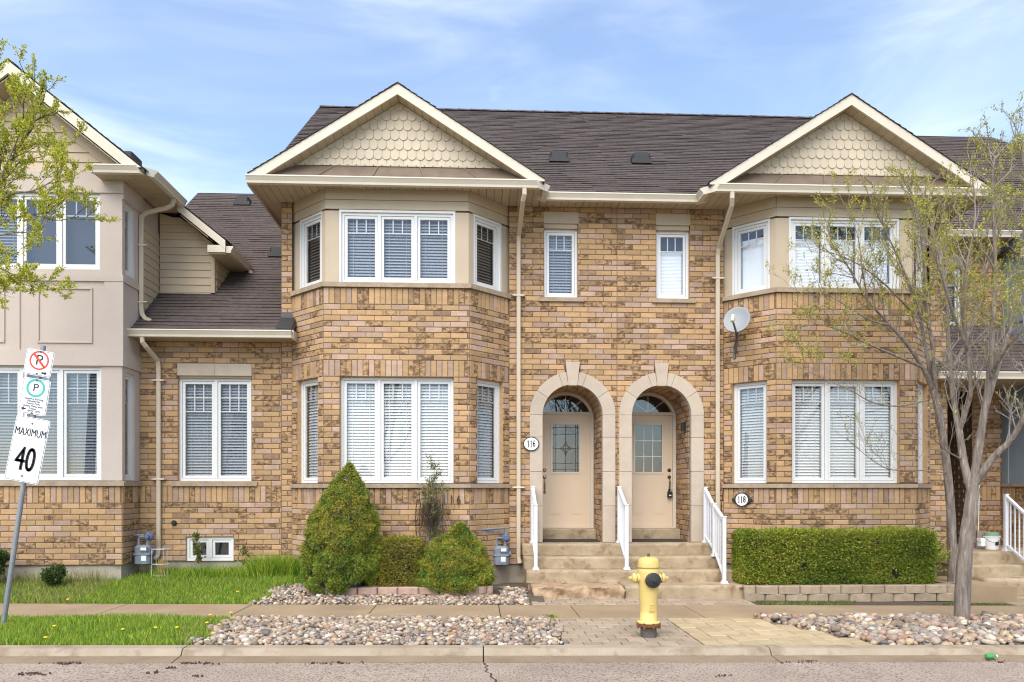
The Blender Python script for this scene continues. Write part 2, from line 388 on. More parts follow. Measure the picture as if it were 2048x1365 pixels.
# ---------------------------------------------------------------- bricks
BTYPES = ['brick_tan', 'brick_pink', 'brick_flash', 'brick_dark']
class Bricks:
    def __init__(s, house): s.h = house; s.items = []; s.back = MB()
    def add(s, P, ang, x, z, Lx, Hz):
        r = random.random(); t = 0 if r < .42 else 1 if r < .66 else 2 if r < .96 else 3
        s.items.append((loc2w(P, ang, x, 0, z), ang, Lx, Hz, t, random.random()))
    def panel(s, P, ang, W, z0, z1, holes=(), soldiers=(), lap=0, pitch=.267, reveal=.12, backing=True, stretch_edges=True):
        """P at z=0 of the wall's left end. holes (x0,x1,z0,z1). soldiers [(z0,z1)] bands of upright bricks"""
        g = .010
        seg = []; z = z0
        for a, b in sorted(soldiers):
            if a > z + .03: seg.append((z, a, 0))
            seg.append((a, b, 1)); z = b
        if z1 > z + .03: seg.append((z, z1, 0))
        for a, b, up in seg:
            n = 1 if up else max(1, round((b - a) / .089)); ph = (b - a) / n
            for r in range(n):
                ra, rb = a + r * ph, a + (r + 1) * ph
                cuts = {0., W}
                act = [q for q in holes if q[2] < rb - .004 and q[3] > ra + .004]
                for q in act: cuts.update((min(max(q[0], 0), W), min(max(q[1], 0), W)))
                cs = sorted(cuts)
                secs = []
                for xa, xb in zip(cs, cs[1:]):
                    if xb - xa < .004: continue
                    m = (xa + xb) / 2; za, zb = ra, rb
                    for q in act:
                        if q[0] < m < q[1]:
                            if q[2] <= za + .003: za = max(za, q[3])
                            else: zb = min(zb, q[2])
                    if zb - za < .03: continue
                    if secs and abs(secs[-1][1] - xa) < .001 and secs[-1][2:] == (za, zb): secs[-1] = (secs[-1][0], xb, za, zb)
                    else: secs.append((xa, xb, za, zb))
                for xa, xb, za, zb in secs:
                    step = .089 if up else pitch
                    off = 0 if up else ((r + lap) % 2) * pitch / 2
                    k = math.floor((xa - off) / step); x = off + k * step
                    while x < xb - .001:
                        l, rr = max(x, xa), min(x + step, xb)
                        if rr - l > .03:
                            s.add(P, ang, (l + rr) / 2, (za + zb) / 2, rr - l - g, zb - za - g)
                        x += step
        if not backing: return
        mb = s.back; mb.at(P, ang)
        xs = sorted({0., W, *[min(max(v, 0), W) for q in holes for v in q[:2]]}); zs = sorted({z0, z1, *[min(max(v, z0), z1) for q in holes for v in q[2:]]})
        for xa, xb in zip(xs, xs[1:]):
            for za, zb in zip(zs, zs[1:]):
                mx_, mz = (xa + xb) / 2, (za + zb) / 2
                if xb - xa < 1e-4 or zb - za < 1e-4: continue
                if any(q[0] < mx_ < q[1] and q[2] < mz < q[3] for q in holes): continue
                mb.poly([(xa, 0, za), (xb, 0, za), (xb, 0, zb), (xa, 0, zb)])
        if reveal:
            for q in holes:
                if len(q) > 4: continue
                x0, x1, a, b = q
                mb.mi = 1
                mb.poly([(x0, -.006, a), (x0, reveal, a), (x0, reveal, b), (x0, -.006, b)]); mb.poly([(x1, reveal, a), (x1, -.006, a), (x1, -.006, b), (x1, reveal, b)])
                mb.poly([(x0, -.006, b), (x0, reveal, b), (x1, reveal, b), (x1, -.006, b)]); mb.poly([(x0, reveal, a), (x0, -.006, a), (x1, -.006, a), (x1, reveal, a)])
                mb.mi = 0
    MESH = {}
    @staticmethod
    def geom(mb, Lx, Hz):
        b = .006; y0 = -.010
        o = [mb.p(x, .012, z) for x, z in ((-Lx / 2, -Hz / 2), (Lx / 2, -Hz / 2), (Lx / 2, Hz / 2), (-Lx / 2, Hz / 2))]
        m = [mb.p(x, y0 + .005, z) for x, z in ((-Lx / 2, -Hz / 2), (Lx / 2, -Hz / 2), (Lx / 2, Hz / 2), (-Lx / 2, Hz / 2))]
        i = [mb.p(x, y0, z) for x, z in ((-Lx / 2 + b, -Hz / 2 + b), (Lx / 2 - b, -Hz / 2 + b), (Lx / 2 - b, Hz / 2 - b), (-Lx / 2 + b, Hz / 2 - b))]
        for A, B in ((o, m), (m, i)):
            for k in range(4): j = (k + 1) % 4; mb.face((A[k], A[j], B[j], B[k]))
        mb.face(i)
    def finish(s, maxn=300):
        def size(it):
            p, ang, Lx, Hz = it[:4]
            n = (math.sin(R(ang)), -math.cos(R(ang)))
            dx, dy, dz = CAM[0] - p[0], CAM[1] - p[1], CAM[2] - p[2]; d = math.sqrt(dx * dx + dy * dy + dz * dz)
            return Lx * Hz * max(0, (n[0] * dx + n[1] * dy) / d) / d / d
        s.items.sort(key=size, reverse=True)
        wall = s.back.build('wall', ['mortar', 'brick_tan'], s.h)
        for it in s.items[:maxn]:
            p, ang, Lx, Hz, t, tone = it
            k = (round(Lx, 2), round(Hz, 3), t, int(tone * 4))
            if k not in Bricks.MESH:
                mb = MB(); mb.tone = (k[3] + .5) / 4; Bricks.geom(mb, k[0], Hz)
                me = bpy.data.meshes.new('brick'); me.from_pydata(mb.v, [], mb.f); me.materials.append(MATS[BTYPES[t]])
                a = me.attributes.new('tone', 'FLOAT', 'FACE'); a.data.foreach_set('value', mb.t); Bricks.MESH[k] = me
            inst('brick', Bricks.MESH[k], p, wall, ang)
        if len(s.items) > maxn:
            mb = MB()
            for p, ang, Lx, Hz, t, tone in s.items[maxn:]:
                mb.at(p, ang); mb.mi = t; mb.tone = tone; Bricks.geom(mb, Lx, Hz)
            mb.build('brick_field', BTYPES, wall, kind='stuff')
        return wall

# ---------------------------------------------------------------- windows
def window(house, P, ang, w, h, n=1, recess=.09, grid=(3, 1, .25), blind='grey', glass='glass', label=None, shade_top=0, casing=0):
    """P: lower left corner on the wall face"""
    f = .045; mull = .05
    y0 = recess
    mb = MB().at(P, ang)
    mb.box(0, w, y0, y0 + .07, 0, f); mb.box(0, w, y0, y0 + .07, h - f, h)
    mb.box(0, f, y0, y0 + .07, f, h - f); mb.box(w - f, w, y0, y0 + .07, f, h - f)
    sw = (w - 2 * f - (n - 1) * mull) / n
    for i in range(1, n):
        x = f + i * sw + (i - 1) * mull; mb.box(x, x + mull, y0 - .004, y0 + .07, f, h - f)
    if casing: # brick-mould round the frame
        c = casing
        mb.box(-c, 0, y0 - .03, y0 + .02, -.0, h); mb.box(w, w + c, y0 - .03, y0 + .02, 0, h); mb.box(-c, w + c, y0 - .03, y0 + .02, h, h + c)
    win = mb.build('window', 'vinyl', house)
    if label: win['label'] = label
    for i in range(n):
        x0 = f + i * (sw + mull) + .004; x1 = x0 + sw - .008; g = .042; z0, z1 = f + .004, h - f - .004
        s = MB().at(P, ang); ya, yb = y0 + .012, y0 + .055
        s.box(x0, x1, ya, yb, z0, z0 + g); s.box(x0, x1, ya, yb, z1 - g, z1); s.box(x0, x0 + g, ya, yb, z0 + g, z1 - g); s.box(x1 - g, x1, ya, yb, z0 + g, z1 - g)
        s.build('sash', 'vinyl', win)
        gx0, gx1, gz0, gz1 = x0 + g - .004, x1 - g + .004, z0 + g - .004, z1 - g + .004
        MB().at(P, ang).box(gx0, gx1, y0 + .030, y0 + .036, gz0, gz1).build('pane', glass, win)
        if grid:
            c, r, fr = grid; m = MB().at(P, ang); t = .009; zb = gz1 - fr * (gz1 - gz0)
            for k in range(1, c): xx = gx0 + (gx1 - gx0) * k / c; m.box(xx - t, xx + t, y0 + .039, y0 + .045, zb, gz1)
            for k in range(0, r): zz = zb + (gz1 - zb) * k / r; m.box(gx0, gx1, y0 + .0385, y0 + .0455, zz - t, zz + t)
            m.build('muntin', 'vinyl', win)
        bl = blind[i] if isinstance(blind, (list, tuple)) else blind
        if bl:
            blind_ = bl; b = MB().at(P, ang); yb = y0 + .095; name = 'blind'
            if bl in ('grey', 'white', 'dark'):
                pitch, dep, th = (.048, .050, .003); tilt = {'grey': R(50), 'white': R(54), 'dark': R(50)}[bl]
                z = gz0 + .02
                cx, cz = math.cos(tilt) * dep / 2, math.sin(tilt) * dep / 2
                while z < gz1 - .01:
                    q = [(yb - cx, z - cz), (yb + cx, z + cz), (yb + cx, z + cz + th), (yb - cx, z - cz + th)]
                    b.prismx(q, gx0 + .004, gx1 - .004); z += pitch
                for xx in (gx0 + .09, gx1 - .09): b.box(xx - .0025, xx + .0025, yb - dep * .52, yb - dep * .5, gz0, gz1)
                b.build('blind', 'blind_' + bl, win)
            elif bl == 'cell':
                z = gz0; top = gz1 - (gz1 - gz0) * shade_top
                prof = [(yb + .02, z)]
                while z < top: prof += [(yb, z + .012), (yb + .006, z + .024)]; z += .024
                prof.append((yb + .02, z)); b.prismx(prof, gx0 + .004, gx1 - .004); b.build('blind', 'shade_white', win)
            elif bl == 'roller':
                b.box(gx0 + .003, gx1 - .003, yb, yb + .006, gz0 - .01, gz1 - (gz1 - gz0) * shade_top); b.build('blind', 'shade_white', win)
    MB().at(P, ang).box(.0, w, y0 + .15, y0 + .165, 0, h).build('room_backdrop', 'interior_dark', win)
    t = MB().at(P, ang)
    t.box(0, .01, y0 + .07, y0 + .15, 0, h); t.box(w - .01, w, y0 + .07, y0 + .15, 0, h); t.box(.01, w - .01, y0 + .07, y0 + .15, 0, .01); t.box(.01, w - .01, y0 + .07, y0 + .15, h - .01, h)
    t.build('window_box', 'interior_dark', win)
    return win
def sill(house, P, ang, x0, x1, z0, z1, out=.05, name='sill', mitre=(0, 0)):
    mb = MB().at(P, ang)
    a, b = mitre
    pts = [(x0 - a * 0, .10), (x0 - a, -out), (x1 + b, -out), (x1, .10)]
    q = [mb.p(x, y, z0) for x, y in pts]; t = [mb.p(x, y, z1 - (.012 if y < 0 else 0)) for x, y in pts]
    mb.face(q[::-1]); mb.face(t)
    for i in range(4): j = (i + 1) % 4; mb.face((q[i], q[j], t[j], t[i]))
    return mb.build(name, 'sillstone', house)

# ---------------------------------------------------------------- roofs and trim
def shingles(mb, O, U, V, W, Ln, expo=.118, tab=.55, clipx=None):
    """tabs on the plane O + u*U + v*V (unit vectors), v up the slope"""
    O, U, V = Vector(O), Vector(U).normalized(), Vector(V).normalized(); Nn = U.cross(V).normalized()
    if Nn.z < 0: Nn = -Nn
    rows = int(math.ceil(Ln / expo))
    for r in range(rows):
        v0 = r * expo; v1 = min(v0 + expo + .02, Ln); x = -random.random() * tab
        lo, hi = (0, W) if clipx is None else clipx(v0)
        if hi <= lo: continue
        while x < hi:
            wd = tab * random.choice((.55, .8, 1, 1, 1.25)); a, b = max(x, lo), min(x + wd, hi); x += wd
            if b - a < .01: continue
            th = random.choice((.013, .015, .017, .020)); dv = random.uniform(-.008, .008) if 0 < r else 0
            mb.tone = min(1, max(0, random.gauss(.5, .17)))
            q = [O + U * a + V * (v0 + dv) + Nn * th, O + U * b + V * (v0 + dv) + Nn * th, O + U * b + V * v1 + Nn * .004, O + U * a + V * v1 + Nn * .004]
            e = [O + U * a + V * (v0 + dv), O + U * b + V * (v0 + dv), O + U * b + V * v1, O + U * a + V * v1]
            i = [mb.p(*p) for p in q]; j = [mb.p(*p) for p in e]
            k = [mb.p(*(p - Nn * .006)) for p in q[:2]]
            mb.face(i); mb.face((k[0], k[1], i[1], i[0])); mb.face((k[1], k[0], j[3], j[2])); mb.face((k[1], j[2], i[2], i[1])); mb.face((j[3], k[0], i[0], i[3]))
def slab(mb, pts, th=.06):
    """thin closed slab under a roof plane polygon"""
    a = [mb.p(*p) for p in pts]; b = [mb.p(p[0], p[1], p[2] - th) for p in pts]
    mb.face(a); mb.face(b[::-1]); n = len(pts)
    for i in range(n): j = (i + 1) % n; mb.face((a[j], a[i], b[i], b[j]))
GUT = [(0, 0), (0, .115), (-.118, .115), (-.122, .098), (-.112, .085), (-.085, .035), (-.08, 0)]
def gutter(house, P, ang, W, mitre=(0, 0)):
    """runs along +x from P; its back on y=0 and its face towards -y"""
    mb = MB().at(P, ang)
    a = [mb.p(0 + mitre[0] * y, y, z) for y, z in GUT]; b = [mb.p(W - mitre[1] * y, y, z) for y, z in GUT]
    mb.face(a[::-1]); mb.face(b); n = len(GUT)
    for i in range(n): j = (i + 1) % n; mb.face((a[i], a[j], b[j], b[i]))
    return mb.build('gutter', 'white_trim', house)
def spout(house, pts, straps=(), w=.07, d=.055, ang=0, label=None):
    mb = MB(); pts = [Vector(p) for p in pts]; rings = []
    for i, q in enumerate(pts):
        t = (pts[min(i + 1, len(pts) - 1)] - pts[max(i - 1, 0)]).normalized()
        u = Vector((math.cos(R(ang)), math.sin(R(ang)), 0)); v = t.cross(u).normalized(); u = v.cross(t).normalized()
        c = .012
        rings.append([mb.p(*(q + u * a * w / 2 + v * b * d / 2)) for a, b in ((-1, -.6), (-.7, -1), (.7, -1), (1, -.6), (1, .6), (.7, 1), (-.7, 1), (-1, .6))])
    for a, b in zip(rings, rings[1:]):
        for k in range(8): j = (k + 1) % 8; mb.face((a[k], a[j], b[j], b[k]))
    mb.face(rings[0][::-1]); mb.face(rings[-1])
    o = mb.build('downspout', 'cream_spout', house)
    if label: o['label'] = label
    for x, y, z in straps:
        s = MB().at((x, y, z), ang); s.prism([(-.095, -.008), (-.11, 0), (-.095, .010), (-.05, .014), (.05, .014), (.095, .010), (.11, 0), (.095, -.008), (.05, -.012), (-.05, -.012)], -.036, .028); s.build('strap', 'white_trim', o)
    return o
def soffit(house, poly, z, pitch=.125, along='x', th=.02):
    """boards under an eave; poly = convex outline in (x, y); boards run across, split along the given axis"""
    k = 0 if along == 'x' else 1
    lo = min(p[k] for p in poly); hi = max(p[k] for p in poly); n = max(1, round((hi - lo) / pitch)); st = (hi - lo) / n
    par = MB(); slabz = par.prismz([(p[0], p[1]) for p in poly], z + th + .004, z + th + .02)
    base = par.build('soffit', 'roof_under', house)
    for i in range(n):
        a, b = lo + i * st + .0035, lo + (i + 1) * st - .0035
        q = clip(clip(poly, *((1, 0, b) if k == 0 else (0, 1, b))), *((-1, 0, -a) if k == 0 else (0, -1, -a)))
        if len(q) < 3: continue
        mb = MB(); mb.tone = random.random(); mb.prismz(q, z, z + th); mb.build('soffit_board', 'soffit', base)
    return base

# ---------------------------------------------------------------- the ground
def sheet(name, poly, zf, material, z_off=0, label=None):
    mb = MB(); mb.face([mb.p(x, y, zf(x, y) + z_off) for x, y in poly]); return struct(mb.build(name, material), label)
g = MB(); g.poly([(-300, -300, -.42), (300, -300, -.42), (300, 300, -.42), (-300, 300, -.42)]); struct(g.build('ground', 'farground'))
SW0, SW1, KB = -1.98, -3.07, -4.77        # pavement back edge, front edge, kerb back edge
rd = MB(); rd.poly([(-60, -13.6, zg(-60) - .10), (60, -13.6, zg(60) - .10), (60, KB - .42, zg(60) - .085), (-60, KB - .42, zg(-60) - .085)])
road = struct(rd.build('road', 'asphalt'), 'worn brown-grey asphalt street with fine aggregate')
# far side of the street, behind the camera
fs = MB(); fs.prismz([(-60, -20), (60, -20), (60, -13.6), (-60, -13.6)], -.41, -.02); struct(fs.build('far_verge', 'lawn'), 'grass verge on the far side of the street')
# kerb segments
kerb = struct(thing('kerb', 'x', 'x'), 'pale low concrete kerb with open joints along the street'); del kerb['category']
xs = [-13.2, -8.9, -3.08 - .0, -.12, 3.02, 6.1, 9.2, 12.4]
xs = [-14, -10.4, -6.9, -2.98, .06, 3.06, 6.1, 9.2, 12.4]
for a, b in zip(xs, xs[1:]):
    mb = MB(); a += .006; b -= .006; mb.tone = random.random()
    prof = [(KB, -.3), (KB, .0), (KB - .012, .006), (KB - .14, .002), (KB - .165, -.008), (KB - .205, -.062), (KB - .215, -.3)]
    A = [mb.p(a, y, zg(a) + z) for y, z in prof]; B = [mb.p(b, y, zg(b) + z) for y, z in prof]
    n = len(prof); mb.face(A); mb.face(B[::-1])
    for i in range(n): j = (i + 1) % n; mb.face((A[j], A[i], B[i], B[j]))
    mb.build('kerb_stone', 'kerb_top', kerb)
    mb = MB(); prof = [(KB - .217, -.3), (KB - .217, -.064), (KB - .43, -.078), (KB - .43, -.3)]
    A = [mb.p(a, y, zg(a) + z) for y, z in prof]; B = [mb.p(b, y, zg(b) + z) for y, z in prof]
    mb.face(A); mb.face(B[::-1])
    for i in range(4): j = (i + 1) % 4; mb.face((A[j], A[i], B[i], B[j]))
    mb.build('gutter_slab', 'gutter_pan', kerb)
# pavement slabs
walk = struct(thing('sidewalk', 'x', 'x'), 'sandy brown concrete pavement of long slabs'); del walk['category']
xs = [-14.5, -11.9, -10.1, -8.3, -6.6, -4.85, -3.15, -1.42, .30, 1.32, 2.95, 4.7, 6.4, 8.1, 9.8, 11.6, 13.4]
for a, b in zip(xs, xs[1:]):
    mb = MB(); a += .005; b -= .005; mb.tone = random.random(); dz = random.uniform(-.003, .003)
    q = [(a, SW1), (b, SW1), (b, SW0), (a, SW0)]
    lo = [mb.p(x, y, zg(x) - .12) for x, y in q]; up = [mb.p(x + (.006 if x == a else -.006), y + (.006 if y == SW1 else -.006), zg(x) + dz) for x, y in q]; md = [mb.p(x, y, zg(x) + dz - .006) for x, y in q]
    mb.face(up)
    for A, B in ((lo, md), (md, up)):
        for i in range(4): j = (i + 1) % 4; mb.face((A[i], A[j], B[j], B[i]))
    mb.build('slab', 'concrete', walk)
# soil strip below pavement joints
sb = MB(); sb.poly([(-14.6, SW1, zg(-14.6) - .07), (13.6, SW1, zg(13.6) - .07), (13.6, SW0, zg(13.6) - .07), (-14.6, SW0, zg(-14.6) - .07)]); struct(sb.build('pavement_bed', 'joint_sand'))
def lawnz(x, y):
    t = min(1, max(0, (y - SW0) / 1.7)); return zg(x) - .03 + (.12 + .09 + .009 * x) * t ** .8
def grid_sheet(name, x0, x1, y0, y1, zf, material, nx=24, ny=8, label=None):
    mb = MB(); ids = [[mb.p(x0 + (x1 - x0) * i / nx, y0 + (y1 - y0) * j / ny, zf(x0 + (x1 - x0) * i / nx, y0 + (y1 - y0) * j / ny)) for i in range(nx + 1)] for j in range(ny + 1)]
    for j in range(ny):
        for i in range(nx): mb.face((ids[j][i], ids[j][i + 1], ids[j + 1][i + 1], ids[j + 1][i]))
    return struct(mb.build(name, material, smooth=True), label)
grid_sheet('front_lawn', -14, -3.0, SW0, .6, lawnz, 'lawn', label='rough front lawn rising to the brick wall')
grid_sheet('verge_lawn', -14, -2.9, KB, SW1, lambda x, y: zg(x) - .03, 'lawn', label='grass verge between kerb and pavement')
bedz = lambda x, y: zg(x) - .035 + .10 * min(1, max(0, (y - SW0) / .8))
grid_sheet('verge_soil', -2.9, .93, KB, SW1, lambda x, y: zg(x) - .045, 'bed_soil', label='soil under the verge pebbles')
grid_sheet('cobble_soil', 3.4, 12, KB, SW1, lambda x, y: zg(x) - .045, 'bed_soil', label='soil under the cobbles round the tree')
grid_sheet('planting_bed', -3.0, .98, SW0, .6, bedz, 'bed_soil', label='bare soil of the shrub bed below the bay window')
grid_sheet('garden_soil', 3.98, 7.6, -1.42, .6, lambda x, y: .06, 'soil', label='soil of the raised hedge bed')
grid_sheet('moss_strip', 3.98, 8.2, SW0, -1.42, lambda x, y: zg(x) - .02, 'soil', label='thin mossy strip below the hedge wall')

def icoshape(seed, flat=.62):
    rnd = random.Random(seed)
    import bmesh
    bm = bmesh.new(); bmesh.ops.create_icosphere(bm, subdivisions=2 if seed < 0 else 1, radius=.5)
    ax = (rnd.uniform(.85, 1.2), rnd.uniform(.7, .95), rnd.uniform(flat * .8, flat * 1.15)); k1, k2, k3 = (rnd.uniform(2, 5) for _ in range(3))
    V = []
    for v in bm.verts:
        f = 1 + .10 * math.sin(k1 * v.co.x * 2 + k2) + .10 * math.sin(k2 * v.co.y * 2 + k3) + rnd.uniform(-.09, .09)
        V.append((v.co.x * ax[0] * f, v.co.y * ax[1] * f, v.co.z * ax[2] * f))
    F = [[v.index for v in f.verts] for f in bm.faces]; bm.free(); return np.array(V), np.array(F)
SHAPES = [icoshape(i + 1) for i in range(7)]
PEB = {}
def pebble_bed(name, label, inside, x0, x1, y0, y1, zf, size, layers=2, n_ind=300):
    root = thing(name, label, 'x', ((x0 + x1) / 2, (y0 + y1) / 2, zg((x0 + x1) / 2))); del root['category']; root['kind'] = 'structure'; root['label'] = label
    rnd = random.Random(len(name) + 7); items = []
    for ly in range(layers):
        st = size * (.80 if ly == 0 else .92); y = y0 + st * .3
        while y < y1:
            x = x0 + rnd.random() * st
            while x < x1:
                px, py = x + rnd.uniform(-.3, .3) * st, y + rnd.uniform(-.3, .3) * st
                if inside(px, py):
                    s = size * min(1.7, max(.55, rnd.gauss(1, .36)))
                    items.append((px, py, zf(px, py) + size * (.18 + .42 * ly) + rnd.uniform(-.15, .22) * size, s, rnd.randrange(7), rnd.random(), (rnd.uniform(-.45, .45), rnd.uniform(-.45, .45), rnd.uniform(0, 6.28))))
                x += st
            y += st * .8
    def key(i):
        d = (i[0] - CAM[0]) ** 2 + (i[1] - CAM[1]) ** 2
        vis = 1 if abs(i[0] - .0455 * (i[1] + 12.74)) < .675 * (i[1] + 12.74) else 0
        return vis * i[3] ** 2 / d * (1 if i[2] - zf(i[0], i[1]) > size * .45 or layers == 1 else .4)
    items.sort(key=key, reverse=True)
    for px, py, pz, s, sh, tn, ro in items[:n_ind]:
        k = (sh, int(tn * 12))
        if k not in PEB:
            V, F = SHAPES[sh]; me = bpy.data.meshes.new('pebble'); me.from_pydata(V.tolist(), [], F.tolist()); me.materials.append(MATS['pebble'])
            a = me.attributes.new('tone', 'FLOAT', 'FACE'); a.data.foreach_set('value', [(k[1] + .5) / 12] * len(F)); me.polygons.foreach_set('use_smooth', [True] * len(F)); PEB[k] = me
        inst('pebble', PEB[k], (px, py, pz), root, rot3=ro, scale=(s, s, s))
    VV, FF, TT, n = [], [], [], 0
    from mathutils import Euler
    for px, py, pz, s, sh, tn, ro in items[n_ind:]:
        V, F = SHAPES[sh]; m = np.array(Euler(ro).to_matrix()); VV.append(V @ m.T * s + (px, py, pz)); FF.append(F + n); TT += [tn] * len(F); n += len(V)
    if VV: npmesh('pebble_fill', np.vstack(VV), np.vstack(FF), 'pebble', root, TT, True, 'stuff')
    return root
wob = lambda y: .07 * math.sin(y * 7) + .05 * math.sin(y * 17 + 1)
vergez = lambda x, y: zg(x) - .035
pebble_bed('pebble_verge', 'river pebbles filling the verge left of the hydrant', lambda x, y: x > -2.92 + wob(y) - .10 * (y - KB) and x < .93 + .02 * math.sin(y * 9), -3.25, 1.0, KB + .02, SW1 - .02, vergez, .073)
pebble_bed('pebble_border', 'river pebbles in front of the evergreen shrubs', lambda x, y: x > -3.15 + .16 * (y - SW0) + wob(y) and y < -1.56 + (.98 if x < -2.55 else 0) + (.55 if x > .35 else 0) + .03 * math.sin(x * 8) and x < .74, -3.3, .85, SW0 + .03, -.55, bedz, .068)
pebble_bed('cobble_verge', 'larger mixed cobbles in the verge round the tree', lambda x, y: x > 4.42 - .48 * (y - KB) + wob(y) * .6, 3.5, 8.3, KB + .02, SW1 + .02, vergez, .105)

# block paving
def paving(name, label, material, x0, x1, y0, y1, inside, along='x', px=.205, py=.205, ang=0):
    root = thing(name, label, 'x', ((x0 + x1) / 2, (y0 + y1) / 2, zg((x0 + x1) / 2))); del root['category']; root['kind'] = 'structure'; root['label'] = label
    mb = MB(); mb.poly([(x, y, zg(x) - .022) for x, y in ((x0, y0), (x1, y0), (x1, y1), (x0, y1))]); mb.build('sand_bed', 'joint_sand', root)
    rnd = random.Random(5); r = 0
    A0, A1, B0, B1, pa, pb = (x0, x1, y0, y1, px, py) if along == 'x' else (y0, y1, x0, x1, py, px)
    b = B0
    while b < B1 - .02:
        b2 = min(b + pb, B1); a = A0 - (r % 2) * pa / 2
        while a < A1 - .02:
            l, rr = max(a, A0), min(a + pa, A1)
            if rr - l > .03:
                X0, X1, Y0, Y1 = (l, rr, b, b2) if along == 'x' else (b, b2, l, rr)
                if inside((X0 + X1) / 2, (Y0 + Y1) / 2):
                    m = MB(); m.tone = rnd.random(); gp = .004; dz = rnd.uniform(-.004, .003); c = .007
                    q = [(X0 + gp, Y0 + gp), (X1 - gp, Y0 + gp), (X1 - gp, Y1 - gp), (X0 + gp, Y1 - gp)]; cx, cy = (X0 + X1) / 2, (Y0 + Y1) / 2
                    lo = [m.p(x, y, zg(x) - .03) for x, y in q]; md = [m.p(x, y, zg(x) + dz - .006) for x, y in q]; up = [m.p(x + (c if x < cx else -c), y + (c if y < cy else -c), zg(x) + dz + rnd.uniform(-.0015, .0015)) for x, y in q]
                    m.face(up)
                    for P_, Q_ in ((lo, md), (md, up)):
                        for i in range(4): j = (i + 1) % 4; m.face((P_[i], P_[j], Q_[j], Q_[i]))
                    m.build('paver', material, root)
            a += pa
        b = b2; r += 1
    return root
paving('grey_paving', 'weathered grey block paving round the fire hydrant', 'paver_grey', .93, 2.42, KB + .004, SW1 - .006, lambda x, y: True)
paving('yellow_paving', 'yellowish block paving right of the hydrant', 'paver_yellow', 2.43, 4.5, KB + .004, SW1 - .006, lambda x, y: x < 4.40 - .48 * (y - KB), along='y')
paving('step_paving', 'narrow strip of block paving below the front steps', 'paver_grey', .78, 4.05, SW0 + .006, -1.30, lambda x, y: True, py=.21)

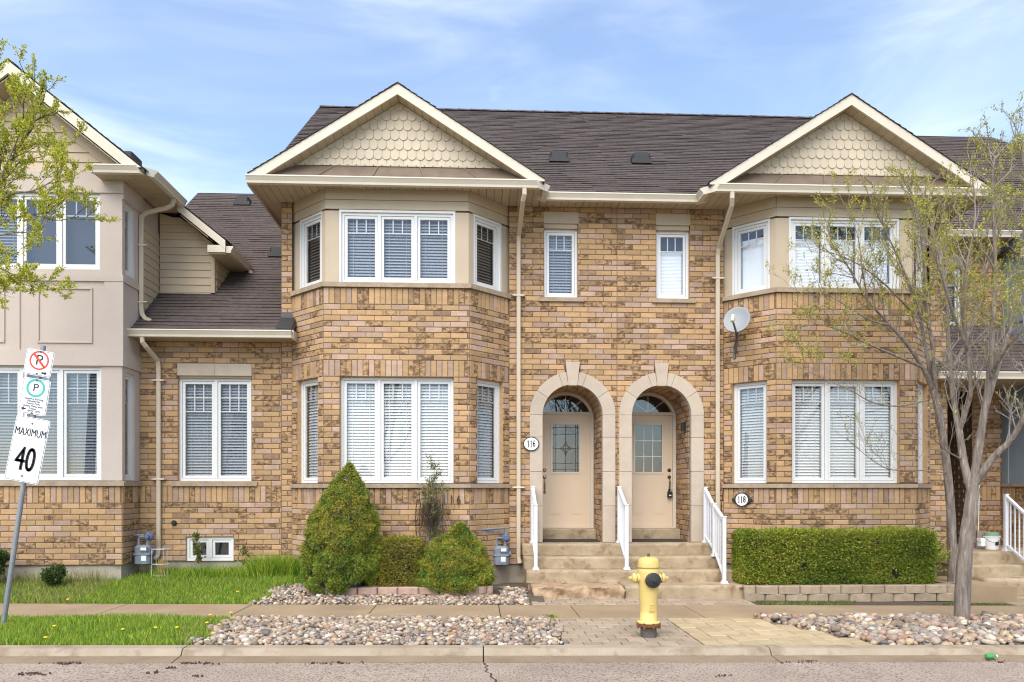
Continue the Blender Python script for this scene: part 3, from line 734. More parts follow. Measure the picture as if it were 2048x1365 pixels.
# ---------------------------------------------------------------- the pair of brick townhouses
AX = 4.72
TOP = 6.315
def townhouse(mir, number, label):
    X = (lambda x: AX - x) if mir else (lambda x: x)
    root = thing('townhouse', label, 'house', (X(-.3), 0, 0), 'attached brick townhouses of the row')
    br = Bricks(root)
    def face(a, b):
        a, b = (X(a[0]), a[1]), (X(b[0]), b[1])
        if mir: a, b = b, a
        return (a[0], a[1], 0), math.degrees(math.atan2(b[1] - a[1], b[0] - a[0])), math.hypot(b[0] - a[0], b[1] - a[1])
    SOLD = [(1.315, 1.575), (3.335, 3.60), (4.48, 4.745)]
    end = -3.39 if mir else -3.25
    P, a, W = face((end, 0), (-3.07, 0)); br.panel(P, a, W, .29, TOP, (), [], pitch=.2)
    faces = [face((-3.07, 0), (-2.43, -.65)), face((-2.43, -.65), (-.12, -.65)), face((-.12, -.65), (.53, 0))]
    for k, (P, a, W) in enumerate(faces):
        h = (.26, 2.05) if k == 1 else (.16, .76)
        br.panel(P, a, W, .29, 4.745, [(h[0], h[1], 1.65, 3.335), (0, W, 1.575, 1.65, 0)], SOLD, lap=k, reveal=.14)
    # entrance wall
    P, a, W = face((.53, 0), (2.36, 0)); fx = lambda x: (X(x) - P[0])
    ac = 1.603; lc = fx(ac); wl = sorted((fx(1.12), fx(1.69)))
    holes = [(wl[0], wl[1], 4.79, 5.95), (wl[0], wl[1] + .004, 5.95, 6.235, 0)]
    holes.append((lc - .65, lc + .65, .29, 2.81, 0))
    z = 2.81
    while z < 3.44:
        hw = math.sqrt(max(0, .66 ** 2 - (z + .02 - 2.81) ** 2)); holes.append((lc - hw, lc + hw, z, z + .045, 0)); z += .045
    holes.append((lc - .12, lc + .12, 3.44, 3.695, 0))
    br.panel(P, a, W, .29, TOP, holes, [], reveal=.12)
    # recess of the doorway: two brick sides and a brick vault
    zl = .655; r0 = .512
    for s in (-1, 1):
        xw = X(ac + s * r0 * (1 if not mir else 1))
        wx = X(ac) + s * r0
        if s == 1: br.panel((wx, 1.06, 0), -90, .94, zl, 2.81, (), [], reveal=0)
        else: br.panel((wx, .12, 0), 90, .94, zl, 2.81, (), [], reveal=0)
    vt = MB(); cx = X(ac)
    n = 17
    for i in range(n):
        t0, t1 = math.pi * (i + .06) / n, math.pi * (i + .94) / n
        for j in range(4):
            y0 = .13 + (j - .5 * (i % 2)) * .25; y1 = y0 + .24; y0 = max(y0, .13); y1 = min(y1, 1.05)
            vt.mi = random.choice((0, 0, 1, 2)); vt.tone = random.random()
            ia = [vt.p(cx + math.cos(t) * (r0 - .008), y, 2.81 + math.sin(t) * (r0 - .008)) for t, y in ((t0, y0), (t1, y0), (t1, y1), (t0, y1))]
            ib = [vt.p(cx + math.cos(t) * (r0 + .01), y, 2.81 + math.sin(t) * (r0 + .01)) for t, y in ((t0, y0), (t1, y0), (t1, y1), (t0, y1))]
            vt.face(ia)
            for k in range(4): kk = (k + 1) % 4; vt.face((ia[k], ia[kk], ib[kk], ib[k]))
    mo = MB(); m = 24
    for i in range(m):
        t0, t1 = math.pi * i / m, math.pi * (i + 1) / m
        mo.poly([(cx + math.cos(t) * (r0 + .002), y, 2.81 + math.sin(t) * (r0 + .002)) for t, y in ((t0, .11), (t1, .11), (t1, 1.06), (t0, 1.06))])
    v = mo.build('vault', 'mortar', root); vt.build('vault_bricks', BTYPES[:3], v, kind='stuff')
    # stone surround
    sm_ = MB().at((cx, 0, 0)); ts = [R(180 * i / 20) for i in range(21)]
    pl = [(.55, zl)] + [(.55 * math.cos(t), 2.81 + .55 * math.sin(t)) for t in ts] + [(-.55, zl), (-.66, zl)] + [(.66 * math.cos(t), 2.81 + .66 * math.sin(t)) for t in ts[::-1]] + [(.66, zl)]
    sm_.prism(pl, .092, .112); sur = sm_.build('arch_surround', 'limestone', root)
    zs = [zl + .002, 1.27, 1.85, 2.43, 2.81]
    for s in (-1, 1):
        for z0, z1 in zip(zs, zs[1:]):
            mb = MB().at((cx, 0, 0)); mb.tone = random.random(); xa, xb = sorted((s * .508, s * .725)); mb.box(xa, xb, -.03, .088, z0 + .002, z1 - .002); mb.build('stone', 'limestone', sur, bevel=.006)
    for t0, t1 in ((0, 34), (34, 71), (71, 81.5), (98.5, 109), (109, 146), (146, 180)):
        mb = MB().at((cx, 0, 0)); mb.tone = random.random(); k = max(2, int((t1 - t0) / 5)); t0 += .25; t1 -= .25
        ts = [R(t0 + (t1 - t0) * i / k) for i in range(k + 1)]
        a_ = [(math.cos(t) * .508, math.sin(t) * .508) for t in ts]; b_ = [(math.cos(t) * .725, math.sin(t) * .725) for t in ts]
        for i in range(k):
            mb.prism([(q[0], 2.81 + q[1]) for q in (a_[i], b_[i], b_[i + 1], a_[i + 1])], -.03, .088)
        mb.build('stone', 'limestone', sur)
    mb = MB().at((cx, 0, 0)); mb.prism([(-.075, 3.30), (.075, 3.30), (.122, 3.695), (-.122, 3.695)], -.048, .10); mb.build('keystone', 'limestone', sur, bevel=.006)
    # door step, frame, door and fanlight
    MB().at((cx, 0, 0)).bbox(-.50, .50, .62, 1.05, zl, .845, .012).build('door_step', 'stepstone', root)
    df = MB().at((cx, 0, 0)); y0 = .95
    df.box(-.508, -.445, y0, y0 + .10, .845, 2.95); df.box(.445, .508, y0, y0 + .10, .845, 2.95); df.box(-.445, .445, y0, y0 + .10, 2.905, 2.955); df.box(-.445, .445, y0 - .02, y0 + .10, .845, .862)
    k = 22; aa = math.asin((2.955 - 2.81) / .505)
    ts = [aa + (math.pi - 2 * aa) * i / k for i in range(k + 1)]
    for i in range(k):
        q = [(math.cos(t) * r, 2.81 + math.sin(t) * r) for t, r in ((ts[i], .452), (ts[i], .506), (ts[i + 1], .506), (ts[i + 1], .452))]
        df.prism(q, y0, y0 + .1)
    frame = df.build('door_frame', 'door_frame', root)
    tr = MB().at((cx, 0, 0)); fan = [(math.cos(t) * .456, 2.81 + math.sin(t) * .456) for t in ts]
    tr.prism(fan, y0 + .045, y0 + .051); fl = tr.build('fanlight', 'glass_dark', root)
    mu = MB().at((cx, 0, 0)); b0 = (0, 2.957)
    for t in (50, 90, 130):
        e = (math.cos(R(t)) * .46, 2.81 + math.sin(R(t)) * .46); dx, dz = e[0] - b0[0], e[1] - b0[1]; l = math.hypot(dx, dz); nx, nz = -dz / l * .009, dx / l * .009
        mu.prism([(b0[0] + nx, b0[1] + nz), (e[0] + nx, e[1] + nz), (e[0] - nx, e[1] - nz), (b0[0] - nx, b0[1] - nz)], y0 + .052, y0 + .062)
    mu.build('muntin', 'vinyl', fl)
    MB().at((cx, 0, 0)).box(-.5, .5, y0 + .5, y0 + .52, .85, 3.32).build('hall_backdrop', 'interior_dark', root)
    dr = MB().at((cx, 0, 0)); ya, yb = y0 + .03, y0 + .075; gx = .275; gz0, gz1 = 1.835, 2.755
    dr.box(-.443, -gx, ya, yb, .866, 2.903); dr.box(gx, .443, ya, yb, .866, 2.903); dr.box(-gx, gx, ya, yb, .866, gz0); dr.box(-gx, gx, ya, yb, gz1, 2.903)
    for s in (-1, 1):
        for ins, yy in ((0, ya - .006), (.022, ya - .003), (.036, ya - .009)):
            dr.box(s * .19 - .10 + ins, s * .19 + .10 - ins, yy, ya, 1.10 + ins, 1.665 - ins)
    door = dr.build('door', 'door_paint', root); door['label'] = 'cream door with half-height glass'
    gf = MB().at((cx, 0, 0)); f_ = .03
    for q in ((-gx, gx, gz0, gz0 + f_), (-gx, gx, gz1 - f_, gz1), (-gx, -gx + f_, gz0 + f_, gz1 - f_), (gx - f_, gx, gz0 + f_, gz1 - f_)): gf.box(q[0], q[1], ya - .014, ya + .02, q[2], q[3])
    gf.build('glass_frame', 'door_frame', door)
    MB().at((cx, 0, 0)).box(-gx + .02, gx - .02, ya + .018, ya + .024, gz0 + .02, gz1 - .02).build('door_glass', 'glass_frost' if not mir else 'glass_dark', door)
    cm = MB().at((cx, 0, 0)); A_, B_, C_, D_ = -gx + f_, gx - f_, gz0 + f_, gz1 - f_
    if mir:
        for i in (1, 2):
            xx = A_ + (B_ - A_) * i / 3; cm.box(xx - .007, xx + .007, ya + .008, ya + .017, C_, D_); zz = C_ + (D_ - C_) * i / 3; cm.box(A_, B_, ya + .0085, ya + .0165, zz - .007, zz + .007)
        cm.build('muntin', 'vinyl', door)
    else:
        def ln(x0, z0, x1, z1, t=.005):
            l = math.hypot(x1 - x0, z1 - z0); nx, nz = -(z1 - z0) / l * t, (x1 - x0) / l * t
            cm.prism([(x0 + nx, z0 + nz), (x1 + nx, z1 + nz), (x1 - nx, z1 - nz), (x0 - nx, z0 - nz)], ya + .008, ya + .017)
        for xx in (A_ + .03, A_ + .065, B_ - .03, B_ - .065): ln(xx, C_, xx, D_)
        for zz in (C_ + .05, C_ + .16, D_ - .05, D_ - .17, (C_ + D_) / 2): ln(A_, zz, B_, zz)
        ln(0, C_, 0, D_); zc = (C_ + D_) / 2
        for s in (-1, 1):
            for hgt, wd in ((.13, .05), (.07, .10)):
                ln(0, zc + hgt, s * wd, zc); ln(s * wd, zc, 0, zc - hgt)
        cm.build('came', 'iron_grey', door)
    s = -1 if not mir else 1; hx = s * .385; mh = 'nickel' if not mir else 'bronze'
    hd = MB().at((cx + hx, ya, 0)); hd.lathe([(.034, 0), (.034, .008), (.022, .02), (.012, .026)], 0, 1.90, 14, 'y'); hd.build('deadbolt', mh, door)
    hd = MB().at((cx + hx, ya, 0)); hd.lathe([(.032, 0), (.032, .008), (.014, .02)], 0, 1.775, 14, 'y'); hd.lathe([(.026, 0), (.026, .008), (.012, .018)], 0, 1.50, 14, 'y')
    hd.tube([(0, -.015, 1.765), (0, -.05, 1.75), (0, -.06, 1.69), (0, -.05, 1.60), (0, -.03, 1.53), (0, -.012, 1.50)], [.010, .011, .013, .012, .010, .009], 8); hd.build('handle', mh, door, smooth=True)
    if mir:
        lb = MB().at((cx + hx, ya, 0)); lb.bbox(-.042, .042, -.075, -.025, 1.40, 1.51, .012); lb.tube([(-.025, -.05, 1.50), (-.022, -.05, 1.555), (.022, -.05, 1.555), (.025, -.05, 1.50)], .007, 6); lb.build('lockbox', 'black', door)
        MB().at((cx + hx, ya, 0)).box(-.02, .02, -.079, -.0755, 1.43, 1.45).build('lockbox_dial', 'plaque_white', door)
        wl_ = MB().at((cx + .50, .30, 0)); wl_.box(-.03, 0, -.03, .03, 2.60, 2.72); wl_.prismz([(-.075, -.03), (-.025, -.03), (-.025, .03), (-.075, .03)], 2.56, 2.70); wl_.build('wall_lamp', 'black', root)
    else:
        kb = MB().at((cx - .47, y0, 0)); kb.bbox(-.022, .022, -.03, 0, 1.92, 2.05, .006); kb.build('doorbell', 'black', root)
        MB().at((cx - .47, y0, 0)).lathe([(.010, .0305), (.008, .034)], 0, 1.95, 10, 'y').build('doorbell_button', 'plaque_white', root)
    # lintel, sill and narrow window above the door
    x0, x1 = sorted((X(1.12), X(1.69)))
    mb = MB(); mb.box(x0 - .008, x1 + .012, -.016, .06, 6.035, 6.232); mb.build('lintel', 'limestone', root, bevel=.004)
    MB().box(x0, x1, .02, .09, 5.952, 6.033).build('head_trim', 'beige_trim', root)
    window(root, (x0, 0, 4.79), 0, x1 - x0, 1.16, 1, recess=.06, grid=(3, 1, .25), blind='cell' if mir else 'grey', shade_top=.26 if mir else 0, glass='glass')
    sill(root, (x0, 0, 0), 0, -.08, x1 - x0 + .10, 4.715, 4.788)
    # bay windows, both floors
    for k, (P, a, W) in enumerate(faces):
        front = k == 1; x0, x1 = (.26, 2.05) if front else (.16, .76); n = 3 if front else 1
        inner = k == 2    # side towards the doors
        q = loc2w(P, a, x0, 0)
        window(root, (q[0], q[1], 1.652), a, x1 - x0, 1.68, n, recess=.07, blind='white' if not (mir and not front) else ('roller' if False else 'white'), grid=(3, 1, .17), glass='glass_dark' if not front else 'glass')
        x0b, x1b = (.27, 2.04) if front else (.165, .755)
        q = loc2w(P, a, x0b, 0)
        bl = ('cell' if mir else 'grey') if front else (('roller' if inner else 'dark') if mir else 'dark')
        window(root, (q[0], q[1], 4.845), a, x1b - x0b, 1.115, n, recess=.085, blind=bl, shade_top=(.26 if front else .12) if mir else 0, grid=(3, 1, .24), casing=.035, glass='glass' if (front or (mir and inner)) else 'glass_dark')
        # stone sills, in two or three pieces
        m0, m1 = (.02, .02)
        cuts = [0, W * .40, W * .72, W] if front else [0, W]
        for c0, c1 in zip(cuts, cuts[1:]):
            mt = (.021 if c0 == 0 and front else 0, .021 if c1 == W and front else 0)
            if not front: mt = (.021, .0) if (k == 2) != mir else (0., .021)
            sill(root, P, a, c0 + .002, c1 - .002, 1.577, 1.65, mitre=mt); sill(root, P, a, c0 + .002, c1 - .002, 4.747, 4.832, mitre=mt)
        # painted panelling above
        pn = MB().at(P, a).box(.03, W - .03, .13, .15, 6.0, TOP - .01).build('bay_panel', 'beige_trim', root)
        wall_left = (k == 0 and not mir) or (k == 2 and mir)      # this face's left end meets the house wall
        e0, e1 = (.021, W - .021) if front else ((-.06, W - .021) if wall_left else (.021, W + .06))
        for (bx0, bx1, z0, z1, yy) in ((e0, x0b - .036, 4.836, 5.975, .05), (x1b + .036, e1, 4.836, 5.975, .05), (e0, e1, 6.003, 6.145, .042), (e0, e1, 6.150, TOP - .003, .030), (x0b - .036, x1b + .036, 5.995 - .0, 6.001, .06)):
            MB().at(P, a).box(bx0, bx1, yy, .125, z0, z1).build('trim_board', 'beige_trim', pn)
    # foundation
    fd = MB()
    pts = [(X(end + .01), .03), (X(-3.06), .03), (X(-2.42), -.62), (X(-.13), -.62), (X(.54), .03), (X(2.36 - .001), .03), (X(2.36 - .001), .3), (X(end + .01), .3)]
    fd.prismz(pts if not mir else pts[::-1], -.3, .289); fd.build('foundation', 'foundation', root)
    # house body behind
    b = MB(); xa, xb = sorted((X(end), X(2.355)))
    b.poly([(xa, 9, 0), (xb, 9, 0), (xb, 9, 6.4), (xa, 9, 6.4)])
    b.poly([(X(end), 0, 0), (X(end), 9, 0), (X(end), 9, 6.4), (X(end), 4.5, 10.1), (X(end), 0, 6.7)])
    b.build('side_wall', 'brick_tan', root)
    br.finish()
    # soffits
    cl = lambda pts: [(X(x), y) for x, y in (pts if not mir else pts[::-1])]
    soffit(root, cl([(-3.53, -.85), (1.03, -.85), (1.03, 0.02), (-3.53, 0.02)]), TOP)
    soffit(root, cl([(1.035, -.38), (2.358, -.38), (2.358, .02), (1.035, .02)]), TOP)
    soffit(root, cl([(-3.53, .025), (end + .0, .025), (end + .0, 2.2), (-3.53, 2.2)]), TOP, along='y')
    # gutters
    def gut(a, b, z, mt=(0, 0)):
        a, b = (X(a[0]), a[1]), (X(b[0]), b[1])
        if mir: a, b = b, a; mt = mt[::-1]
        return gutter(root, (a[0], a[1], z), math.degrees(math.atan2(b[1] - a[1], b[0] - a[0])), math.hypot(b[0] - a[0], b[1] - a[1]), mt)
    gut((-3.55, -.85), (1.03, -.85), 6.265, (0, -1 if True else 0))
    gut((1.03, -.85), (1.03, -.38), 6.267, (-1, 1))
    gut((1.03, -.38), (2.36, -.38), 6.266, (1, 0))
    sd = MB(); x0, x1 = sorted((X(-3.56), X(-3.53))); sd.box(x0, x1, -.85, 5, 6.26, 6.40); sd.build('fascia', 'cream_spout', root)
    # roof
    rf = MB(); sl = .756; xa, xb = sorted((X(-3.55), X(2.36)))
    zr = lambda y: 6.40 + sl * (y + .45)
    slab(rf, [(xa, -.45, zr(-.45)), (xb, -.45, zr(-.45)), (xb, 4.55, zr(4.55)), (xa, 4.55, zr(4.55))], .05)
    slab(rf, [(xa, 4.55, zr(4.55) - .004), (xb, 4.55, zr(4.55) - .004), (xb, 9.6, 6.4), (xa, 9.6, 6.4)], .05)
    roof = rf.build('roof', 'roof_under', root)
    sm = MB(); shingles(sm, (xa, -.47, zr(-.47)), (1, 0, 0), (0, 1, sl), xb - xa, 5.02 * math.hypot(1, sl))
    gp = -1.24; gs = .632; gz = 7.85; hw = 2.29; yf = -.90; yb = 1.55
    gr = MB()
    for s in (-1, 1):
        A = (X(gp), yf, gz); B = (X(gp + s * hw), yf, gz - gs * hw); Cc = (X(gp + s * hw), yb, gz - gs * hw); Dd = (X(gp), yb, gz)
        slab(gr, [A, B, Cc, Dd] if (s == -1) != mir else [A, Dd, Cc, B], .05)
        ws = X(gp + s) - X(gp); O = (X(gp + s * hw), yf - .035, gz - gs * hw + .002)
        shingles(sm, O, (0, 1, 0), (-ws, 0, gs), yb - yf, hw * math.hypot(1, gs))
    gr.build('gable_roof', 'roof_under', root)
    for i in range(9):                                  # ridge caps
        y = yf - .02 + i * .27; sm.tone = random.random(); sm.at((X(gp), y, gz + .006))
        for s in (-1, 1): sm.poly([(0, 0, .022), (s * .14, 0, .022 - .14 * gs), (s * .14, .3, .01 - .14 * gs), (0, .3, .01)])
        sm.poly([(-.14, 0, .022 - .14 * gs), (0, 0, .022), (.14, 0, .022 - .14 * gs), (0, 0, .0)])
    sm.at(); n = int((xb - xa) / .27)
    for i in range(n):
        x = xa + i * (xb - xa) / n; sm.tone = random.random(); dz = random.uniform(0, .006)
        for s in (-1, 1): sm.poly([(x, 4.55, zr(4.55) + .034 + dz), (x + .28, 4.55, zr(4.55) + .026 + dz), (x + .28, 4.55 + s * .15, zr(4.55) - .075 + dz), (x, 4.55 + s * .15, zr(4.55) - .067 + dz)])
    sm.build('shingles', 'shingle', roof, kind='stuff')
    vx = X(1.48) if not mir else 2.99
    vt = MB(); vt.at((vx, 1.05, zr(1.05))); vt.bbox(-.16, .16, -.10, .16, .0, .17, .03); vt.box(-.18, .18, -.12, .2, -.04, .035); vt.build('roof_vent', 'vent_plastic', roof)
    # gable: rakes, soffit boards, fish-scale shingles, skirt
    for s in (-1, 1):
        q = [(0, gz), (s * hw, gz - gs * hw), (s * hw, gz - .165 - gs * hw), (0, gz - .165)]
        q = clip(q, 0, -1, -6.375)
        if mir: q = [(-x, z) for x, z in q]
        MB().at((X(gp), 0, 0)).prism(q, -.915, -.885).build('rake_board', 'white_trim', root)
    za = gz - .16
    gw = MB().at((X(gp), 0, 0)); hb = (za - 6.66) / gs
    gw.prism([(-hb, 6.66), (hb, 6.66), (0, za)], -.645, -.60); gable = gw.build('gable', 'scallop', root)
    for s in (-1, 1):
        L_ = 2.0 / 16; t = 0
        while t < 1.97:
            a, b_ = t + .003, t + L_ - .003; t += L_
            q = [(s * a, za - gs * a - .004), (s * b_, za - gs * b_ - .004), (s * b_, za - gs * b_ + .012), (s * a, za - gs * a + .012)]
            m = MB().at((X(gp), 0, 0)); m.tone = random.random(); m.prism(q, -.884, -.646); m.build('rake_soffit_board', 'soffit', gable)
    tw, th = .134, .155; row = 0; z = 6.70
    lim = lambda q: clip(clip(q, gs, 1, za - .012), -gs, 1, za - .012)
    st = MB().at((X(gp), 0, 0)); st.prism(lim([(-2, 6.665), (2, 6.665), (2, 6.69), (-2, 6.69)]), -.672, -.646); st.build('starter_strip', 'scallop', gable)
    rows = []
    while z < za + .1: rows.append(z); z += th
    for ri, z in enumerate(rows):
        n = 15
        for i in range(-n, n + 1):
            x = i * tw + (ri % 2) * tw / 2; hwid = tw / 2 - .002
            if ri == 0: q = [(x - hwid, z - .01), (x + hwid, z - .01), (x + hwid, z + th), (x - hwid, z + th)]
            else:
                zc = z - .02; q = [(x + hwid * math.cos(R(180 + 20 * k)), zc + hwid * 1.0 * math.sin(R(180 + 20 * k)) * 1.0) for k in range(10)] + [(x + hwid, z + th), (x - hwid, z + th)]
            q = lim(q)
            if len(q) < 3 or max(p[1] for p in q) - min(p[1] for p in q) < .02: continue
            m = MB().at((X(gp), 0, 0)); m.tone = random.random()
            zlo = min(p[1] for p in q); hh = .25
            A = [m.p(px, -.648 - .022 * max(0, 1 - (pz - z + .08) / hh) - .006, pz) for px, pz in q]; B = [m.p(px, -.646 - .012 * max(0, 1 - (pz - z + .08) / hh), pz) for px, pz in q]
            m.face(A); k_ = len(q); m.face(B[::-1])
            for i2 in range(k_): j = (i2 + 1) % k_; m.face((A[j], A[i2], B[i2], B[j]))
            m.build('scallop_tile', 'scallop', gable)
    nl = MB().at((X(gp), 0, 0))
    for i in range(-12, 13):
        x = i * tw
        if abs(x) < hb - .1: nl.lathe([(.009, .673), (.007, .676)], x, 6.677, 8, 'y')
    nl.build('weep_holes', 'black', gable)
    z0, z1 = 6.378, 6.655; d0, d1 = (za - z0) / gs, (za - z1) / gs
    cuts = [-1, -.62, -.2, .2, .62, 1]
    for c0, c1 in zip(cuts, cuts[1:]):
        m = MB().at((X(gp), 0, 0)); q = [(c0 * d0 + .003, -.87, z0), (c1 * d0 - .003, -.87, z0), (c1 * d1 - .003, -.66, z1), (c0 * d1 + .003, -.66, z1)]
        a_ = [m.p(*p) for p in q]; b_ = [m.p(p[0], p[1] + .01, p[2] - .02) for p in q]; m.face(a_); m.face(b_[::-1])
        for i in range(4): j = (i + 1) % 4; m.face((a_[j], a_[i], b_[i], b_[j]))
        if c1 < 1:
            a_ = [m.p(c1 * d0 + dx, -.87 - .004, z0 + dz) for dx, dz in ((-.012, 0), (.012, 0), (.012, .02), (-.012, .02))]; b_ = [m.p(c1 * d1 + dx, -.66 - .004, z1 + dz) for dx, dz in ((-.012, 0), (.012, 0), (.012, .02), (-.012, .02))]
            for i in range(4): j = (i + 1) % 4; m.face((a_[i], a_[j], b_[j], b_[i]))
        m.build('skirt_panel', 'skirt_metal', root)
    # downspout
    if not mir:
        spout(root, [(.735, -.90, 6.27), (.735, -.90, 6.17), (.715, -.84, 6.10), (.69, -.10, 5.80), (.688, -.055, 5.70), (.688, -.055, .42), (.70, -.075, .34), (.705, -.09, .31)], [(.688, -.055, 4.80), (.688, -.055, 1.585)])
    else:
        spout(root, [(4.03, -.90, 6.27), (4.03, -.90, 6.17), (4.05, -.83, 6.08), (4.07, -.11, 5.64), (4.07, -.055, 5.52), (4.07, -.055, .40), (4.07, -.075, .32)], [(4.07, -.055, 5.13)])
    return root
h116 = townhouse(False, 116, 'brick townhouse with bay, scalloped gable and leaded-glass door')
h118 = townhouse(True, 118, 'brick townhouse behind the hedge, with grid-glass door and white shades')

# ---------------------------------------------------------------- stucco gable house on the left, with its low brick wing
LH = thing('townhouse', 'beige stucco and siding house with low brick wing and steep gable', 'house', (-6.5, -.3, 0), 'attached brick townhouses of the row')
def left_house():
    root = LH; br = Bricks(root); XS = -5.55; YF = -.62; X0 = -8.6
    W = XS - X0; lx = lambda x: x - X0
    br.panel((X0, YF, 0), 0, W, .37, 1.605, (), [(1.335, 1.605)])
    br.panel((XS, YF, 0), 90, .62, .37, 1.605, (), [(1.335, 1.605)], lap=1)
    # low wing
    wx = lambda x: x - XS
    br.panel((XS, 0, 0), 0, -3.25 - XS, .37, 3.99, [(wx(-4.93), wx(-3.74), 1.69, 3.39), (wx(-4.80), wx(-4.03), .371, .765), (wx(-4.945), wx(-3.735), 3.39, 3.63, 0)], [(1.335, 1.605)])
    # sill band of the stucco bay
    sill(root, (X0, YF, 0), 0, 0, W * .55, 1.607, 1.69); sill(root, (X0, YF, 0), 0, W * .55 + .003, W, 1.607, 1.69, mitre=(0, .05)); sill(root, (XS, YF, 0), 90, 0, .62, 1.607, 1.69)
    sill(root, (XS, 0, 0), 0, wx(-5.03), wx(-3.64), 1.605, 1.688)
    for a, b in ((-4.94, -4.34), (-4.337, -3.735)): MB().box(a, b, -.016, .08, 3.43, 3.628).build('lintel', 'limestone', root)
    MB().box(-4.93, -3.74, .03, .1, 3.392, 3.429).build('head_trim', 'beige_trim', root)
    window(root, (-4.93, 0, 1.69), 0, 1.19, 1.70, 2, recess=.05, grid=(3, 2, .30), blind='grey', glass='glass_low')
    window(root, (-4.80, 0, .372), 0, .77, .392, 2, recess=.02, grid=None, blind=None, glass='glass_dark', label='small basement window half behind the grass')
    # stucco walls, cut round the windows
    st = MB(); Y = YF
    def stw(P, ang, W, z0, z1, holes):
        st.at(P, ang); xs = sorted({0, W, *[v for q in holes for v in q[:2]]}); zs = sorted({z0, z1, *[v for q in holes for v in q[2:]]})
        for a, b in zip(xs, xs[1:]):
            for c, d in zip(zs, zs[1:]):
                if any(q[0] < (a + b) / 2 < q[1] and q[2] < (c + d) / 2 < q[3] for q in holes): continue
                st.poly([(a, 0, c), (b, 0, c), (b, 0, d), (a, 0, d)])
        for a, b, c, d in holes:
            st.poly([(a, 0, c), (a, .12, c), (a, .12, d), (a, 0, d)]); st.poly([(b, .12, c), (b, 0, c), (b, 0, d), (b, .12, d)]); st.poly([(a, 0, d), (a, .12, d), (b, .12, d), (b, 0, d)]); st.poly([(a, .12, c), (a, 0, c), (b, 0, c), (b, .12, c)])
    w1 = (lx(-7.72), lx(-5.87), 1.70, 3.46); w2 = (lx(-7.72), lx(-5.89), 4.985, 6.17)
    stw((X0, YF, 0), 0, W, 1.69, 6.55, [w1, w2])
    s1 = (.10, .42, 1.70, 3.40); s2 = (.10, .42, 4.95, 6.08)
    stw((XS, YF, 0), 90, .70, 1.69, 6.4, [s1, s2])
    wall = st.build('stucco_wall', 'stucco', root)
    window(root, (X0 + w1[0], YF, w1[2]), 0, w1[1] - w1[0], w1[3] - w1[2], 3, recess=.03, grid=(3, 2, .30), blind='grey', glass='glass_dark')
    window(root, (X0 + w2[0], YF, w2[2]), 0, w2[1] - w2[0], w2[3] - w2[2], 3, recess=.03, grid=(3, 1, .24), blind=['grey', None, None], glass='glass_dark')
    for s in (s1, s2): window(root, (XS, YF + s[0], s[2]), 90, s[1] - s[0], s[3] - s[2], 1, recess=.03, grid=(2, 1, .25), blind='grey', glass='glass_dark')
    # bands and framed panels
    def band(x0, x1, z0, z1, t=.025): MB().box(x0, x1, YF - t, YF - .001, z0, z1).build('band', 'stucco', wall)
    band(X0, XS + .025, 4.80, 4.90); band(X0, XS + .025, 3.48, 3.72, .03); band(X0, XS + .028, 6.18, 6.50, .022)
    for a, b in ((-8.5, -8.3), (-7.28, -7.10), (-5.82, XS + .022)): band(a, b, 3.722, 4.798, .018)
    for z0, z1, t in ((4.80, 4.90, .026), (3.48, 3.72, .031), (6.10, 6.4, .022)): MB().at((XS, YF, 0), 90).box(.0, .70, -t, -.001, z0, z1).build('band', 'stucco', wall)
    for a, b in ((-8.12, -7.33), (-6.84, -6.0)):
        m = MB(); z0, z1 = 3.83, 4.70; f = .03
        for q in ((a, b, z0, z0 + f), (a, b, z1 - f, z1), (a, a + f, z0 + f, z1 - f), (b - f, b, z0 + f, z1 - f)): m.box(q[0], q[1], YF - .018, YF - .001, q[2], q[3])
        m.build('panel_moulding', 'stucco', wall, bevel=.006)
    # rear block above the wing: siding boards
    YB = .75; XB = -4.59; sd = MB().prism([(-5.54, 4.9), (XB - .001, 4.9), (XB - .001, 5.82), (-5.06, 6.22), (-5.54, 6.37)], YB, YB + .05).box(XB - .05, XB - .002, YB + .051, 3, 4.9, 5.74); side = sd.build('siding_wall', 'siding', root)
    rz = lambda x: 6.42 - .80 * (x + 5.1)
    z = 4.99
    while z < 6.28:
        q = clip([(-5.53, z), (XB - .07, z), (XB - .07, z + .128), (-5.53, z + .128)], .80, 1, rz(0) - .19)
        if len(q) >= 3:
            m = MB(); m.tone = random.random(); A = [m.p(x, YB - .006 - .014 * max(0, 1 - (zz - z) / .128), zz) for x, zz in q]; B = [m.p(x, YB + .001, zz) for x, zz in q]
            m.face(A); n = len(q)
            for i in range(n): j = (i + 1) % n; m.face((A[j], A[i], B[i], B[j]))
            m.build('siding_board', 'siding', side)
        z += .131
    MB().box(XB - .068, XB, YB - .02, YB + .06, 4.9, 5.72).build('corner_board', 'siding', side)
    MB().box(-5.53, XB, YB - .02, YB, 4.93, 4.985).build('base_trim', 'siding', side)
    z = 5.0
    while z < 5.75:
        MB().at((XB, YB, 0), 90).prismx([(-.012, z), (0, z + .128), (.01, z + .128), (.01, z)], .062, 1.9).build('siding_board', 'siding', side); z += .131
    z = 4.30
    for i in range(16):                                  # boards on the stucco bay's return wall
        zz = 4.30 + i * .131
        if zz < 6.0: MB().at((XS, .10, 0), 90).prismx([(-.012, zz), (-.002, zz + .128), (.01, zz + .128), (.01, zz)], .0, .64).build('siding_board', 'siding', side)
    MB().at((XS, .07, 0), 90).box(0, .68, .012, .05, 4.1, 6.4).build('return_wall', 'stucco', side)
    # roof of the gable: one slope down to +x, its twin down to -x
    pk = -7.06; pz = 8.02; sl = .80
    zr = lambda x: pz - sl * abs(x - pk)
    rf = MB(); sm = MB()
